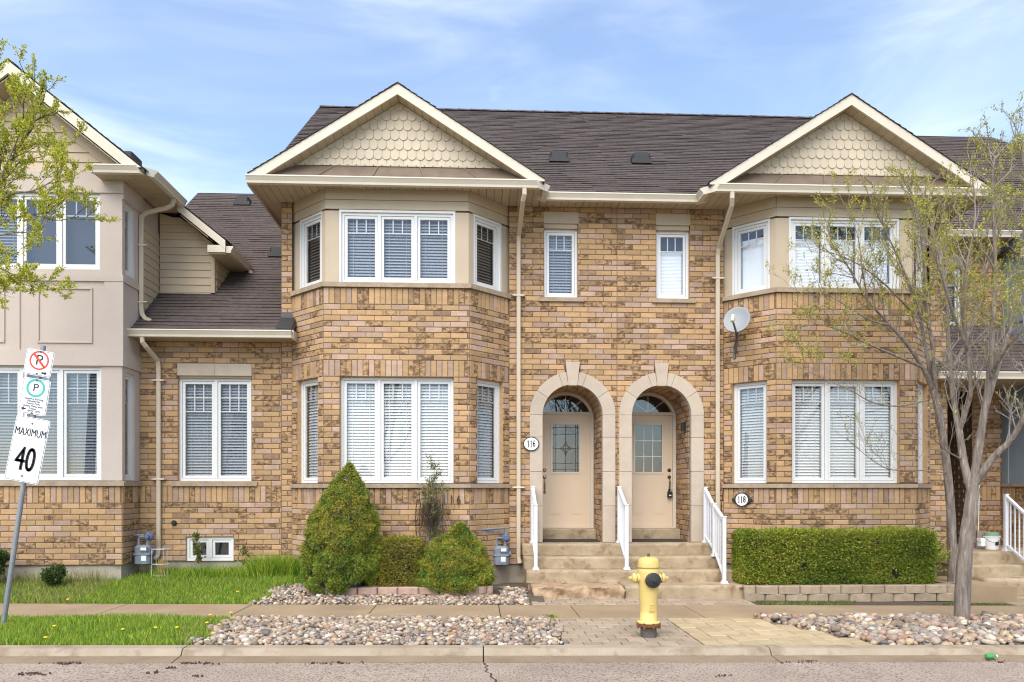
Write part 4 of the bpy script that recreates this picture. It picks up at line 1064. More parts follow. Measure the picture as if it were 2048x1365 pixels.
    slab(rf, [(pk, -.98, pz), (pk, 7, pz), (-5.06, 7, zr(-5.06)), (-5.06, -.98, zr(-5.06))])
    slab(rf, [(-5.06, .42, zr(-5.06) - .001), (-5.06, 7, zr(-5.06) - .001), (-4.30, 7, zr(-4.30)), (-4.30, .42, zr(-4.30))])
    slab(rf, [(pk, 7, pz), (pk, -.98, pz), (-9.9, -.98, zr(-9.9)), (-9.9, 7, zr(-9.9))])
    roof = rf.build('roof', 'roof_under', root)
    hyp = math.hypot(1, sl)
    shingles(sm, (-5.04, -1.0, zr(-5.04) + .004), (0, 1, 0), (-1, 0, sl), 8, 2.02 * hyp)
    shingles(sm, (-4.28, .40, zr(-4.28) + .004), (0, 1, 0), (-1, 0, sl), 6.6, .78 * hyp)
    shingles(sm, (-9.9, -1.0, zr(-9.9) + .004), (0, 1, 0), (1, 0, sl), 8, 2.84 * hyp)
    for i in range(14):
        y = -1.0 + i * .27; sm.tone = random.random(); sm.at((pk, y, pz + .006))
        for s in (-1, 1): sm.poly([(0, 0, .024), (s * .15, 0, .024 - .15 * sl), (s * .15, .3, .012 - .15 * sl), (0, .3, .012)])
    sm.at()
    for s, xe in ((1, -5.06), (-1, -9.9)):
        q = [(pk, pz - .012), (xe, zr(xe) - .012), (xe, zr(xe) - .20), (pk, pz - .20)]
        q = clip(q, 0, -1, -6.44) if s == 1 else q
        MB().prism(q, -1.0, -.965).build('rake_board', 'white_trim', root)
    q = [(-5.10, zr(-5.10) - .012), (-4.30, zr(-4.30) - .012), (-4.30, zr(-4.30) - .16), (-5.10, zr(-5.10) - .16)]
    MB().prism(q, .40, .435).build('rake_board', 'white_trim', root)
    MB().prism([(-4.60, 5.60), (-4.302, 5.60), (-4.302, 5.72), (-4.60, 5.72)], .404, .75).build('eave_return', 'white_trim', root)
    MB().prismx([(0.44, 5.575), (3, 5.575), (3, 5.6), (.44, 5.6)], -4.585, -4.305).build('eave_soffit', 'soffit', root)
    MB().prism([(-5.06, 6.22), (-4.60, 5.855), (-4.60, 5.875), (-5.06, 6.24)], .436, .76).build('rear_soffit', 'soffit', root)
    # gable siding
    gw = MB(); zt = pz - .24; hwl = (zt - 6.50) / sl
    gw.prism([(pk - hwl - .4, 6.50), (pk + hwl, 6.50), (pk, zt), (pk - hwl - .4, 6.5 + .01)], YF + .02, YF + .08); gab = gw.build('gable', 'siding', root)
    z = 6.505
    while z < zt:
        q = clip(clip([(-9.6, z), (-5.0, z), (-5.0, z + .150), (-9.6, z + .150)], sl, 1, zt + sl * pk), -sl, 1, zt - sl * pk)
        if len(q) >= 3:
            m = MB(); m.tone = random.random(); A = [m.p(x, YF + .012 - .016 * max(0, 1 - (zz - z) / .15), zz) for x, zz in q]; B = [m.p(x, YF + .022, zz) for x, zz in q]; m.face(A); n = len(q)
            for i in range(n): j = (i + 1) % n; m.face((A[j], A[i], B[i], B[j]))
            m.build('siding_board', 'siding', gab)
        z += .153
    for s in (-1, 1):                                    # flat frieze under the rake and soffit boards
        q = [(pk, zt), (pk + s * 1.75, zt - 1.75 * sl), (pk + s * 1.75, zt - 1.75 * sl - .17), (pk, zt - .17)]
        MB().prism(clip(q, 0, -1, -6.505), YF - .022, YF + .01).build('frieze', 'siding', gab)
        t = 0
        while t < 1.6:
            a, b = t + .004, t + .246; t += .25
            m = MB(); m.tone = random.random(); m.prism([(pk + s * a, zt - sl * a + .0), (pk + s * b, zt - sl * b), (pk + s * b, zt - sl * b + .02), (pk + s * a, zt - sl * a + .02)], -.964, YF + .02); m.build('rake_soffit_board', 'soffit', gab)
    # eaves
    gutter(root, (-5.86, -.90, 6.36), 0, .80, (0, -1)); gutter(root, (-5.06, -.90, 6.361), 90, 1.32, (-1, 0)); gutter(root, (-4.30, .44, 5.60), 90, 1.15)
    soffit(root, [(-5.86, -.9), (-5.06, -.9), (-5.06, YF - .03), (-5.86, YF - .03)], 6.375, pitch=.27); soffit(root, [(-5.52, YF - .025), (-5.06, YF - .025), (-5.06, .75), (-5.52, .75)], 6.375, pitch=.3, along='y')
    spout(root, [(-5.02, .05, 6.36), (-5.05, .04, 6.25), (-5.14, .02, 6.19), (-5.42, -.03, 6.10), (-5.50, -.045, 6.03), (-5.505, -.05, 5.9), (-5.505, -.05, 4.52), (-5.49, -.055, 4.42), (-5.43, -.07, 4.34), (-5.33, -.09, 4.30)], [(-5.505, -.05, 5.55), (-5.505, -.05, 4.62)], label='upper downspout ending on the wing roof')
    spout(root, [(-4.20, 1.5, 5.6), (-4.19, 1.5, 5.5), (-4.16, 1.48, 5.42), (-4.08, 1.44, 5.40)])
    # wing roof
    ws = .78; zw = lambda y: 4.07 + ws * (y + .40); x0, x1 = XS - .02, -2.98
    r2 = MB(); slab(r2, [(x0, -.40, zw(-.4)), (x1, -.40, zw(-.4)), (x1, -.02, zw(-.02)), (x0, -.02, zw(-.02))], .05); slab(r2, [(x0, -.02, zw(-.02)), (-3.26, -.02, zw(-.02)), (-3.26, 5.2, zw(5.2)), (x0, 5.2, zw(5.2))], .05); slab(r2, [(-6.5, .6, zw(.6) - .002), (x0, .6, zw(.6) - .002), (x0, 5.2, zw(5.2) - .002), (-6.5, 5.2, zw(5.2) - .002)], .05)
    slab(r2, [(-6.5, 5.2, zw(5.2)), (-3.26, 5.2, zw(5.2)), (-3.26, 10, 5), (-6.5, 10, 5)], .05)
    wr = r2.build('wing_roof', 'roof_under', root)
    sm2 = MB(); hy = math.hypot(1, ws)
    shingles(sm2, (x0 - .9, -.42, zw(-.42)), (1, 0, 0), (0, 1, ws), 3.5, 5.62 * hy, clipx=lambda v: (.9 if v < 1.2 else 0, 3.48 if v < .42 * hy else .9 + (-3.265 - x0)))
    sm2.build('shingles', 'shingle', wr, kind='stuff'); sm.build('shingles', 'shingle', roof, kind='stuff')
    for vx, vy in ((-5.28, 4.6), (-3.86, 2.2)):
        vt = MB().at((vx, vy, zw(vy))); vt.bbox(-.15, .15, -.10, .16, 0, .16, .03); vt.box(-.18, .18, -.12, .2, -.05, .03); vt.build('roof_vent', 'vent_plastic', wr)
    vt = MB().at((-5.95, .6, zr(-5.95)), 90); vt.bbox(-.2, .2, -.1, .16, 0, .17, .03); vt.build('roof_vent', 'vent_plastic', roof)
    MB().prismx([(-.34, zw(-.34) + .03), (-.012, zw(-.012) + .03), (-.012, zw(-.012) + .12), (-.05, zw(-.05) + .05), (-.34, zw(-.34) + .05)], -3.25, -3.0).build('flashing', 'vent_plastic', wr)
    gutter(root, (x0, -.36, 3.985), 0, x1 - x0); soffit(root, [(XS + .02, -.36), (-2.99, -.36), (-2.99, .02), (XS + .02, .02)], 3.99, pitch=.16)
    MB().box(-2.985, -2.965, -.37, -.03, 3.975, 4.12).build('fascia', 'white_trim', root)
    spout(root, [(-5.34, -.40, 3.99), (-5.335, -.40, 3.90), (-5.30, -.36, 3.84), (-5.23, -.08, 3.66), (-5.225, -.055, 3.55), (-5.225, -.055, .55), (-5.235, -.07, .46), (-5.275, -.12, .40)], [(-5.225, -.055, 3.34), (-5.225, -.055, 1.72)])
    f = MB(); f.prismz([(X0, YF + .03), (XS - .03, YF + .03), (XS - .03, .03), (-3.26, .03), (-3.26, .3), (X0, .3)], -.3, .369); f.build('foundation', 'foundation', root)
    b = MB(); b.poly([(X0, 8, 0), (-3.26, 8, 0), (-3.26, 8, 5.5), (X0, 8, 5.5)]); b.poly([(X0, YF, 0), (X0, 8, 0), (X0, 8, 6.4), (X0, YF, 6.4)]); b.build('back_wall', 'stucco', root)
    v = MB().at((-4.99, 0, 1.0)); v.lathe([(.035, .011), (.045, .03), (.03, .05)], 0, 0, 14, 'y'); v.build('wall_vent', 'black', root)
    br.finish()
left_house()

# ---------------------------------------------------------------- blue-grey house at the right edge
RH = thing('townhouse', 'blue-grey house with recessed brick porch at the right edge', 'house', (9.3, .5, 0), 'attached brick townhouses of the row')
def right_house():
    root = RH; br = Bricks(root); YB = 1.1; XA, XP, XB = 8.115, 9.30, 9.86
    br.panel((XP, YB, 0), 0, XB - XP, .5, 3.6, (), [(1.335, 1.605)])
    br.panel((XA, 2.2, 0), 0, XP - XA, .5, 3.7, [(.28, 1.18, .5, 2.62)], [])
    br.panel((XP, YB, 0), 90, 1.1, .5, 3.7, (), [], lap=1)
    br.panel((XA, YB, 0), 0, XB - XA, 4.45, 6.25, [(.30, .98, 4.62, 5.72)], [])
    d = MB().box(XA + .28, XA + 1.18, 2.28, 2.33, .5, 2.62); d.box(XA + .4, XA + .68, 2.265, 2.28, .7, 1.5); d.box(XA + .78, XA + 1.06, 2.265, 2.28, .7, 1.5); d.box(XA + .4, XA + 1.06, 2.265, 2.28, 1.7, 2.5); d.build('porch_door', 'bluegrey', root)
    window(root, (XA + .30, YB, 4.62), 0, .68, 1.10, 1, recess=.06, blind='grey', glass='glass', label='upper window seen through the tree')
    sill(root, (XA, YB, 0), 0, .22, 1.06, 4.55, 4.615)
    MB().box(XA + .29, XA + .99, YB - .016, YB + .05, 5.75, 5.95).build('lintel', 'limestone', root)
    # blue bay: side towards us, both floors
    bw = MB().at((XB, YB + .0, 0), -90); L_ = 1.75
    bw.box(0, L_, 0, .2, 1.64, 3.45); bw.box(0, L_, .0, .2, 3.95, 6.2); bl = bw.build('blue_wall', 'bluegrey', root)
    for a, b, z0, z1, t in ((0, L_, 1.60, 1.66, .04), (.12, .20, 1.66, 3.3, .02), (.72, .80, 1.66, 3.3, .02), (0, L_, 3.3, 3.45, .025), (0, L_, 4.6, 4.72, .025), (.1, .18, 4.72, 5.9, .02)):
        MB().at((XB, YB, 0), -90).box(a, b, -t, -.001, z0, z1).build('trim_board', 'bluegrey' if z0 > 1.61 else 'sillstone', bl)
    br.panel((XB, YB, 0), -90, 1.75, .4, 1.6, (), [(1.335, 1.6)], lap=1)
    f = MB().box(XB, 12.5, -.62, -.6, 1.64, 6.2); f.build('blue_front', 'bluegrey', root); br.panel((XB, -.65, 0), 0, 2.4, .4, 1.6, (), [])
    # porch roof
    ws = .78; zw = lambda y: 3.50 + ws * (y + .36); r2 = MB(); x0, x1 = 7.72, 12
    slab(r2, [(x0, -.36, zw(-.36)), (x1, -.36, zw(-.36)), (x1, -.02, zw(-.02)), (x0, -.02, zw(-.02))]); slab(r2, [(8.12, -.02, zw(-.02)), (XB - .005, -.02, zw(-.02)), (XB - .005, 1.1, zw(1.1)), (8.12, 1.1, zw(1.1))])
    pr = r2.build('porch_roof', 'roof_under', root); sm = MB(); shingles(sm, (8.12, -.38, zw(-.38)), (1, 0, 0), (0, 1, ws), XB - 8.13, 1.48 * math.hypot(1, ws)); shingles(sm, (7.72, -.38, zw(-.38)), (1, 0, 0), (0, 1, ws), .4, .36); shingles(sm, (XB, -.38, zw(-.38)), (1, 0, 0), (0, 1, ws), 1.9, .36)
    sm.build('shingles', 'shingle', pr, kind='stuff')
    gutter(root, (x0, -.32, 3.41), 0, 4.2); soffit(root, [(7.74, -.32), (11.9, -.32), (11.9, 2.2), (7.74, 2.2)] if False else [(8.12, -.32), (10.0, -.32), (10.0, 2.2), (8.12, 2.2)], 3.43, pitch=.16)
    MB().box(7.72, 8.115, -.31, -.02, 3.42, 3.445).build('eave_end', 'soffit', root)
    # upper roof
    sl = .866; zr = lambda y: 6.24 + sl * (y - .65); r3 = MB(); slab(r3, [(7.9, .65, zr(.65)), (15.0, .65, zr(.65)), (12.4, 5.05, zr(5.05)), (7.9, 5.05, zr(5.05))])
    slab(r3, [(7.9, 5.05, zr(5.05)), (12.4, 5.05, zr(5.05)), (15.0, 9, 6.5), (7.9, 9, 6.5)]); slab(r3, [(12.4, 5.05, zr(5.05)), (15.0, .65, zr(.65)), (15.0, 9, 6.5)]); up = r3.build('roof', 'roof_under', root)
    sm = MB(); shingles(sm, (8.3, .63, zr(.63)), (1, 0, 0), (0, 1, sl), 6.7, 4.44 * math.hypot(1, sl), clipx=lambda v: (-.4, max(0, 6.7 - v / math.hypot(1, sl) * .585))); sm.build('shingles', 'shingle', up, kind='stuff')
    gutter(root, (8.12, .70, 6.14), 0, 2.6); soffit(root, [(8.12, .70), (10.7, .70), (10.7, 1.12), (8.12, 1.12)], 6.15, pitch=.16)
    vt = MB().at((10.2, 3.2, zr(3.2))); vt.bbox(-.15, .15, -.1, .16, 0, .16, .03); vt.build('roof_vent', 'vent_plastic', up)
    # rake of its front gable
    MB().prism([(9.75, 5.70), (12.2, 7.66), (12.2, 7.86), (9.75, 5.90)], .42, .455).build('rake_board', 'white_trim', root)
    q = MB(); slab(q, [(9.75, .42, 5.93), (12.2, .42, 7.89), (12.2, 5, 7.89), (9.75, 5, 5.93)], .04); q.build('gable_roof', 'shingle', root)
    fd = MB(); fd.prismz([(XA + .01, 2.25), (XP + .02, 2.25), (XP + .02, YB + .03), (XB + .03, YB + .03), (XB + .03, -.6), (12.5, -.6), (12.5, 3), (XA + .01, 3)], -.3, .49); fd.build('foundation', 'foundation', root)
    b = MB(); b.poly([(XA, 8, 0), (12.6, 8, 0), (12.6, 8, 6.4), (XA, 8, 6.4)]); b.build('back_wall', 'stucco', root)
    br.finish()
right_house()

# ---------------------------------------------------------------- front steps shared by the two doors
def rough_block(x0, x1, y0, y1, z0, z1, amp, mat_, name, parent, seed, nx=26, ny=5, nz=5):
    rnd = random.Random(seed); mb = MB(); ids = {}
    def P(i, j, k):
        if (i, j, k) not in ids:
            x, y, z = x0 + (x1 - x0) * i / nx, y0 + (y1 - y0) * j / ny, z0 + (z1 - z0) * k / nz
            e = sum((i in (0, nx), j == 0, k == nz)) 
            a = amp * (1 if e == 1 else 1.5)
            n = lambda s: math.sin(x * 9 * s + z * 31 * s + seed) * .5 + math.sin(x * 23 * s - z * 17 + seed * 2.3) * .35 + rnd.uniform(-.4, .4)
            if j == 0: y += a * (n(1) + .25)
            if k == nz: z += a * .35 * (n(1.3) - .3)
            if i in (0, nx): x += a * .5 * n(.8)
            ids[i, j, k] = mb.p(x, y, z)
        return ids[i, j, k]
    for i in range(nx):
        for k in range(nz): mb.face((P(i, 0, k), P(i + 1, 0, k), P(i + 1, 0, k + 1), P(i, 0, k + 1)))
        for j in range(ny): mb.face((P(i, j, nz), P(i + 1, j, nz), P(i + 1, j + 1, nz), P(i, j + 1, nz)))
    for j in range(ny):
        for k in range(nz): mb.face((P(0, j + 1, k), P(0, j, k), P(0, j, k + 1), P(0, j + 1, k + 1))); mb.face((P(nx, j, k), P(nx, j + 1, k), P(nx, j + 1, k + 1), P(nx, j, k + 1)))
    mb.tone = .5
    return mb.build(name, mat_, parent, smooth=True)
steps = thing('front_steps', 'stained concrete front steps leading up to both arched doors', 'steps', (2.3, -.8, -.08))
sx0, sx1 = .74, 3.93
MB().box(sx0 + .02, sx1 - .02, -.02, .95, -.2, .652).build('stoop_core', 'stepstone', steps)
rough_block(sx0, sx1, -.35, .20, .47, .655, .005, 'stepstone', 'landing', steps, 1, 40)
rough_block(sx0 + .01, sx1 + .02, -.64, -.30, .28, .467, .005, 'stepstone', 'step', steps, 2, 40)
rough_block(sx0 + .03, sx1 + .16, -.90, -.58, .085, .278, .009, 'stepstone', 'step', steps, 3, 40)
rough_block(sx0 + .10, 2.215, -1.38, -.85, -.16, .088, .036, 'rockstep', 'rock_step', steps, 4, 44, 6, 8)['label'] = 'rough split rock slab as bottom step'
rough_block(2.24, sx1 + .34, -1.36, -.85, -.16, .09, .004, 'stepstone', 'step', steps, 5, 40)
MB().box(sx0 + .05, sx1 + .1, -.88, -.05, -.2, .26).build('step_core', 'stepstone', steps)
for x, lab in ((1.62, 'thin black door mat before the leaded-glass door'), (3.12, 'thin dark door mat before the grid-glass door')):
    m = MB().at((x, .33, 0)); m.bbox(-.50, .46, -.28, .26, .656, .674, .006); tag(m.build('door_mat', 'rubber', off=(x, .33, .656)), lab, 'door mat', 'door mats on the landing')

# ---------------------------------------------------------------- white railings
def railing(X, posts, label, toward=0):
    """posts: [(y, z_base, z_top)] from the wall outwards"""
    y0, zb0, zt0 = posts[0]
    root = thing('handrail', label, 'handrail', (X, posts[-1][0], posts[-1][1]), 'white metal handrails of the front steps')
    for y, zb, zt in posts:
        m = MB().at((X, y, 0)); m.bbox(-.028, .028, -.028, .028, zb, zt, .006); p = m.build('post', 'rail_white', root)
        m = MB().at((X, y, 0)); m.prismz([(-.055, -.055), (.055, -.055), (.055, .055), (-.055, .055)], zb, zb + .012); m.prismz([(-.042, -.042), (.042, -.042), (.042, .042), (-.042, .042)], zb + .012, zb + .04); m.build('post_foot', 'rail_white', p)
        m = MB().at((X, y, 0)); m.prismz([(-.034, -.034), (.034, -.034), (.034, .034), (-.034, .034)], zt, zt + .014); m.build('post_cap', 'rail_white', p)
    for (ya, za, ta), (yb, zb, tb) in zip(posts, posts[1:]):
        for name, da, db, w in (('top_rail', ta - .04, tb - .04, .024), ('bottom_rail', za + .10, zb + .12, .018)):
            m = MB().at((X, 0, 0)); m.prismx([(ya - .02, da - w), (yb + .02, db - w), (yb + .02, db + w), (ya - .02, da + w)], -w, w); m.build(name, 'rail_white', root)
        n = max(2, round((ya - yb) / .10))
        for i in range(1, n):
            t = i / n; y = ya + (yb - ya) * t
            m = MB().at((X, y, 0)); m.box(-.009, .009, -.009, .009, za + .11 + (zb - za) * t, ta - .05 + (tb - ta) * t); m.build('baluster', 'rail_white', root)
railing(.92, [(-.14, .656, 1.59), (-.78, .28, 1.30)], 'white handrail at the outer left end of the steps')
railing(2.37, [(-.14, .656, 1.59), (-.78, .28, 1.30)], 'white handrail in the middle of the steps between the doors')
railing(3.83, [(-.14, .656, 1.58), (-.62, .468, 1.32), (-1.12, .09, 1.12)], 'three-post white handrail beside the hedge')

# right-hand porch: landing, steps, railing, bucket, broom
ps = thing('porch_steps', 'worn concrete steps to the recessed right porch', 'steps', (9.2, -.6, -.1))
MB().box(7.95, 11, -.30, 2.25, -.2, .455).build('landing_core', 'stepstone', ps)
rough_block(7.90, 11, -.36, .2, .30, .50, .005, 'stepstone', 'landing', ps, 11, 30); MB().box(8.12, 10.02, .2, 2.25, .456, .50).build('landing_slab', 'stepstone', ps)
rough_block(8.05, 11, -.68, -.3, .12, .31, .006, 'stepstone', 'step', ps, 12, 30); rough_block(8.1, 11, -1.02, -.62, -.2, .13, .006, 'stepstone', 'step', ps, 13, 30)
MB().box(8.1, 11, -.66, -.2, -.2, .1).build('step_core', 'stepstone', ps)
wk = MB(); wk.prismz([(7.35, -1.7), (8.1, -1.7), (8.1, -.38), (7.9, -.2), (7.35, -.2)], -.2, .075); struct(wk.build('side_path', 'concrete'), 'short concrete path between hedge and porch steps')
wk = MB(); wk.prismz([(7.9, SW0 + .005), (12, SW0 + .005), (12, -1.03), (7.9, -1.03)], -.3, -.145); struct(wk.build('porch_path', 'stepstone'), 'stained flagstone in front of the porch steps')
railing(9.0, [(-.22, .50, 1.46), (-.95, .13, 1.02)], 'white handrail of the right porch, partly cut by the frame')
bk = thing('bucket', 'white plastic bucket with green lid on the right porch', 'bucket', (8.98, .12, .50))
m = MB(); m.lathe([(.10, .50), (.105, .51), (.128, .72), (.135, .72), (.135, .735), (.12, .735)], 8.98, .12, 22); m.build('body', 'bucket', bk, smooth=False)
m = MB(); m.lathe([(.118, .737), (.118, .79), (.10, .80), (.02, .80)], 8.98, .12, 22); m.build('tub', 'bucket_green', bk)
m = MB(); m.tube([(8.845, .12, .71), (8.86, .0, .65), (8.95, -.03, .62), (9.05, -.02, .68), (9.11, .08, .71)], .004, 6); m.build('bail', 'black', bk)
m = MB().at((8.99, -.006, .58)); m.box(-.025, .03, -.004, .006, 0, .06); m.build('sticker', 'sign_black', bk)
cl = MB().at((8.80, .12, .50)); cl.prismz([(-.05, -.05), (.06, -.03), (.05, .06), (-.06, .04)], .14, .20); cl.prismz([(-.03, -.04), (.05, -.03), (.04, .05), (-.05, .03)], .06, .14); tag(cl.build('cloth', 'sign_white', off=(8.8, .12, .5)), 'crumpled pale rag hanging beside the white bucket', 'rag')
bm_ = thing('broom', 'thin grey mop handle leaning beside the right porch bucket', 'broom', (9.0, .5, .5))
m = MB(); m.tube([(9.0, .5, .78), (9.10, .62, 1.78)], .011, 8); m.build('pole', 'wire', bm_)
m = MB(); m.prismz([(8.92, .44), (9.08, .44), (9.08, .56), (8.92, .56)], .50, .60); m.prismz([(8.96, .47), (9.04, .47), (9.03, .53), (8.97, .53)], .60, .80); m.build('head', 'blind_dark', bm_)

# ---------------------------------------------------------------- retaining walls
def blockwall(name, label, pts, z0, rows, bl, bh, depth, material, seed):
    root = thing(name, label, 'garden wall', (*pts[0], z0)); rnd = random.Random(seed)
    for r in range(rows):
        for (xa, ya), (xb, yb) in zip(pts, pts[1:]):
            Ln = math.hypot(xb - xa, yb - ya); ang = math.degrees(math.atan2(yb - ya, xb - xa)); x = -bl / 2 * (r % 2)
            while x < Ln - .02:
                a, b = max(x, 0), min(x + bl * rnd.uniform(.94, 1.06), Ln); x = b if b < Ln else Ln
                if b - a < .04: continue
                m = MB().at((xa, ya, z0 + r * bh), ang); m.tone = rnd.random(); o = rnd.uniform(-.006, .006)
                lo = [(a + .004, .012 + o), (a + .022, -.012 + o), ((a + b) / 2, -.022 + o), (b - .022, -.012 + o), (b - .004, .012 + o), (b - .004, depth), (a + .004, depth)]
                c0 = [m.p(x_, y_, .002) for x_, y_ in lo]; c1 = [m.p(x_, y_ , bh - .012) for x_, y_ in lo]; c2 = [m.p(x_, y_ + (.012 if y_ < .1 else 0), bh - .002) for x_, y_ in lo]
                for A, B in ((c0, c1), (c1, c2)):
                    for i in range(7): j = (i + 1) % 7; m.face((A[i], A[j], B[j], B[i]))
                m.face(c2); m.build('block', material, root)
    return root
blockwall('retaining_wall', 'low pinkish block edging below the evergreen shrubs', [(-2.62, -1.28), (-2.2, -1.50), (.02, -1.50), (.24, -1.34)], -.10, 2, .295, .105, .16, 'wallblock_pink', 3)
blockwall('retaining_wall', 'low tan block wall in front of the long hedge', [(4.03, -1.46), (7.40, -1.46), (7.62, -1.36)], -.155, 2, .33, .125, .18, 'wallblock_tan', 4)

# ---------------------------------------------------------------- fire hydrant
def hydrant(x, y):
    z = zg(x); root = thing('fire_hydrant', 'yellow fire hydrant with black cap on the block paving', 'fire hydrant', (x, y, z))
    L = lambda prof, seg=24: MB().at((x, y, z)).lathe(prof, 0, 0, seg)
    L([(.082, -.06), (.082, .085), (.078, .115), (.07, .118)]).build('standpipe', 'iron_grey', root, smooth=False)
    L([(.085, .100), (.118, .118), (.122, .125), (.122, .146), (.10, .150)], 28).build('lower_flange', 'rust', root)
    for k in range(8):
        t = k * math.pi / 4 + .2; m = MB().at((x + .124 * math.cos(t) * .93, y + .124 * math.sin(t) * .93, z)); m.lathe([(.013, .100), (.015, .112), (.015, .158), (.011, .163)], 0, 0, 6); m.build('bolt', 'rust', root)
    L([(.09, .148), (.118, .150), (.120, .168), (.104, .176), (.086, .178), (.088, .30), (.094, .44), (.102, .56), (.106, .625), (.108, .70), (.109, .748), (.10, .749)], 32).build('barrel', 'yellow_paint', root, smooth=True)
    L([(.106, .751), (.113, .753), (.114, .768), (.108, .81), (.100, .845), (.088, .858), (.03, .874), (.008, .875)], 32).build('bonnet', 'yellow_paint', root, smooth=True)
    L([(.021, .86), (.021, .878), (.014, .88), (.013, .905), (.006, .908)], 5).build('operating_nut', 'rust', root)
    zc = .642
    for s in (-1, 1):
        m = MB().at((x, y, z)); m.lathe([(.052, s * .07), (.052, s * .125)], 0, zc, 20, 'x'); m.build('side_nozzle', 'yellow_paint', root)
        m = MB().at((x, y, z)); m.lathe([(.054, s * .1255), (.054, s * .1305)], 0, zc, 20, 'x'); m.build('gasket', 'black', root)
        m = MB().at((x, y, z)); m.lathe([(.056, s * .131), (.056, s * .145), (.046, s * .165), (.03, s * .172)], 0, zc, 20, 'x'); m.lathe([(.019, s * .17), (.017, s * .20), (.012, s * .204)], 0, zc, 5, 'x')
        for k in range(4):
            t = k * math.pi / 2 + .6; m.lathe([(.010, s * .132), (.010, s * .150)], .050 * math.cos(t), zc + .050 * math.sin(t), 6, 'x')
        m.build('side_cap', 'yellow_paint', root)
    m = MB().at((x, y, z), 8); m.lathe([(.08, .06), (.08, .118)], 0, zc - .012, 26, 'y'); m.build('front_nozzle', 'yellow_paint', root)
    m = MB().at((x, y, z), 8); m.lathe([(.079, .118), (.082, .122), (.082, .138), (.072, .146), (.05, .152), (.048, .158), (.02, .164), (.018, .185), (.012, .188)], 0, zc - .012, 26, 'y'); m.build('front_cap', 'cap_black', root)
    e = MB().at((x + .012, y - .087, z), 6)
    for a, b, c, d in ((-.028, -.021, .30, .365), (-.021, .024, .358, .365), (-.021, .018, .332, .338), (-.021, .024, .30, .306), (-.03, .03, .288, .292)): e.box(a, b, -.008, .01, c, d)
    e.build('cast_emblem', 'yellow_paint', root)
    root.scale = (1.10, 1.10, 1.03)
hydrant(1.92, -4.30)

# ---------------------------------------------------------------- text helper
def text(s, name, P, ang, size, material, parent, sx=1, align='CENTER', tilt=0, ext=.0015):
    """flat lettering as mesh; faces -y of a frame turned by ang, tilted in its plane by tilt degrees"""
    cu = bpy.data.curves.new(name, 'FONT'); cu.body = s; cu.size = size; cu.align_x = align; cu.align_y = 'CENTER'; cu.extrude = ext; cu.resolution_u = 4
    ob = bpy.data.objects.new('tmp', cu); C.objects.link(ob); dg = bpy.context.evaluated_depsgraph_get(); me = bpy.data.meshes.new_from_object(ob.evaluated_get(dg)); bpy.data.objects.remove(ob)
    me.materials.clear(); me.materials.append(MATS[material])
    M_ = Matrix.Translation(Vector(P) - Vector(root_loc(parent))) @ Matrix.Rotation(R(ang), 4, 'Z') @ Matrix.Rotation(R(tilt), 4, 'Y') @ Matrix.Rotation(R(90), 4, 'X') @ Matrix.Diagonal((sx, 1, 1, 1))
    me.transform(M_); o = bpy.data.objects.new(name, me); C.objects.link(o); o.parent = parent
    return o

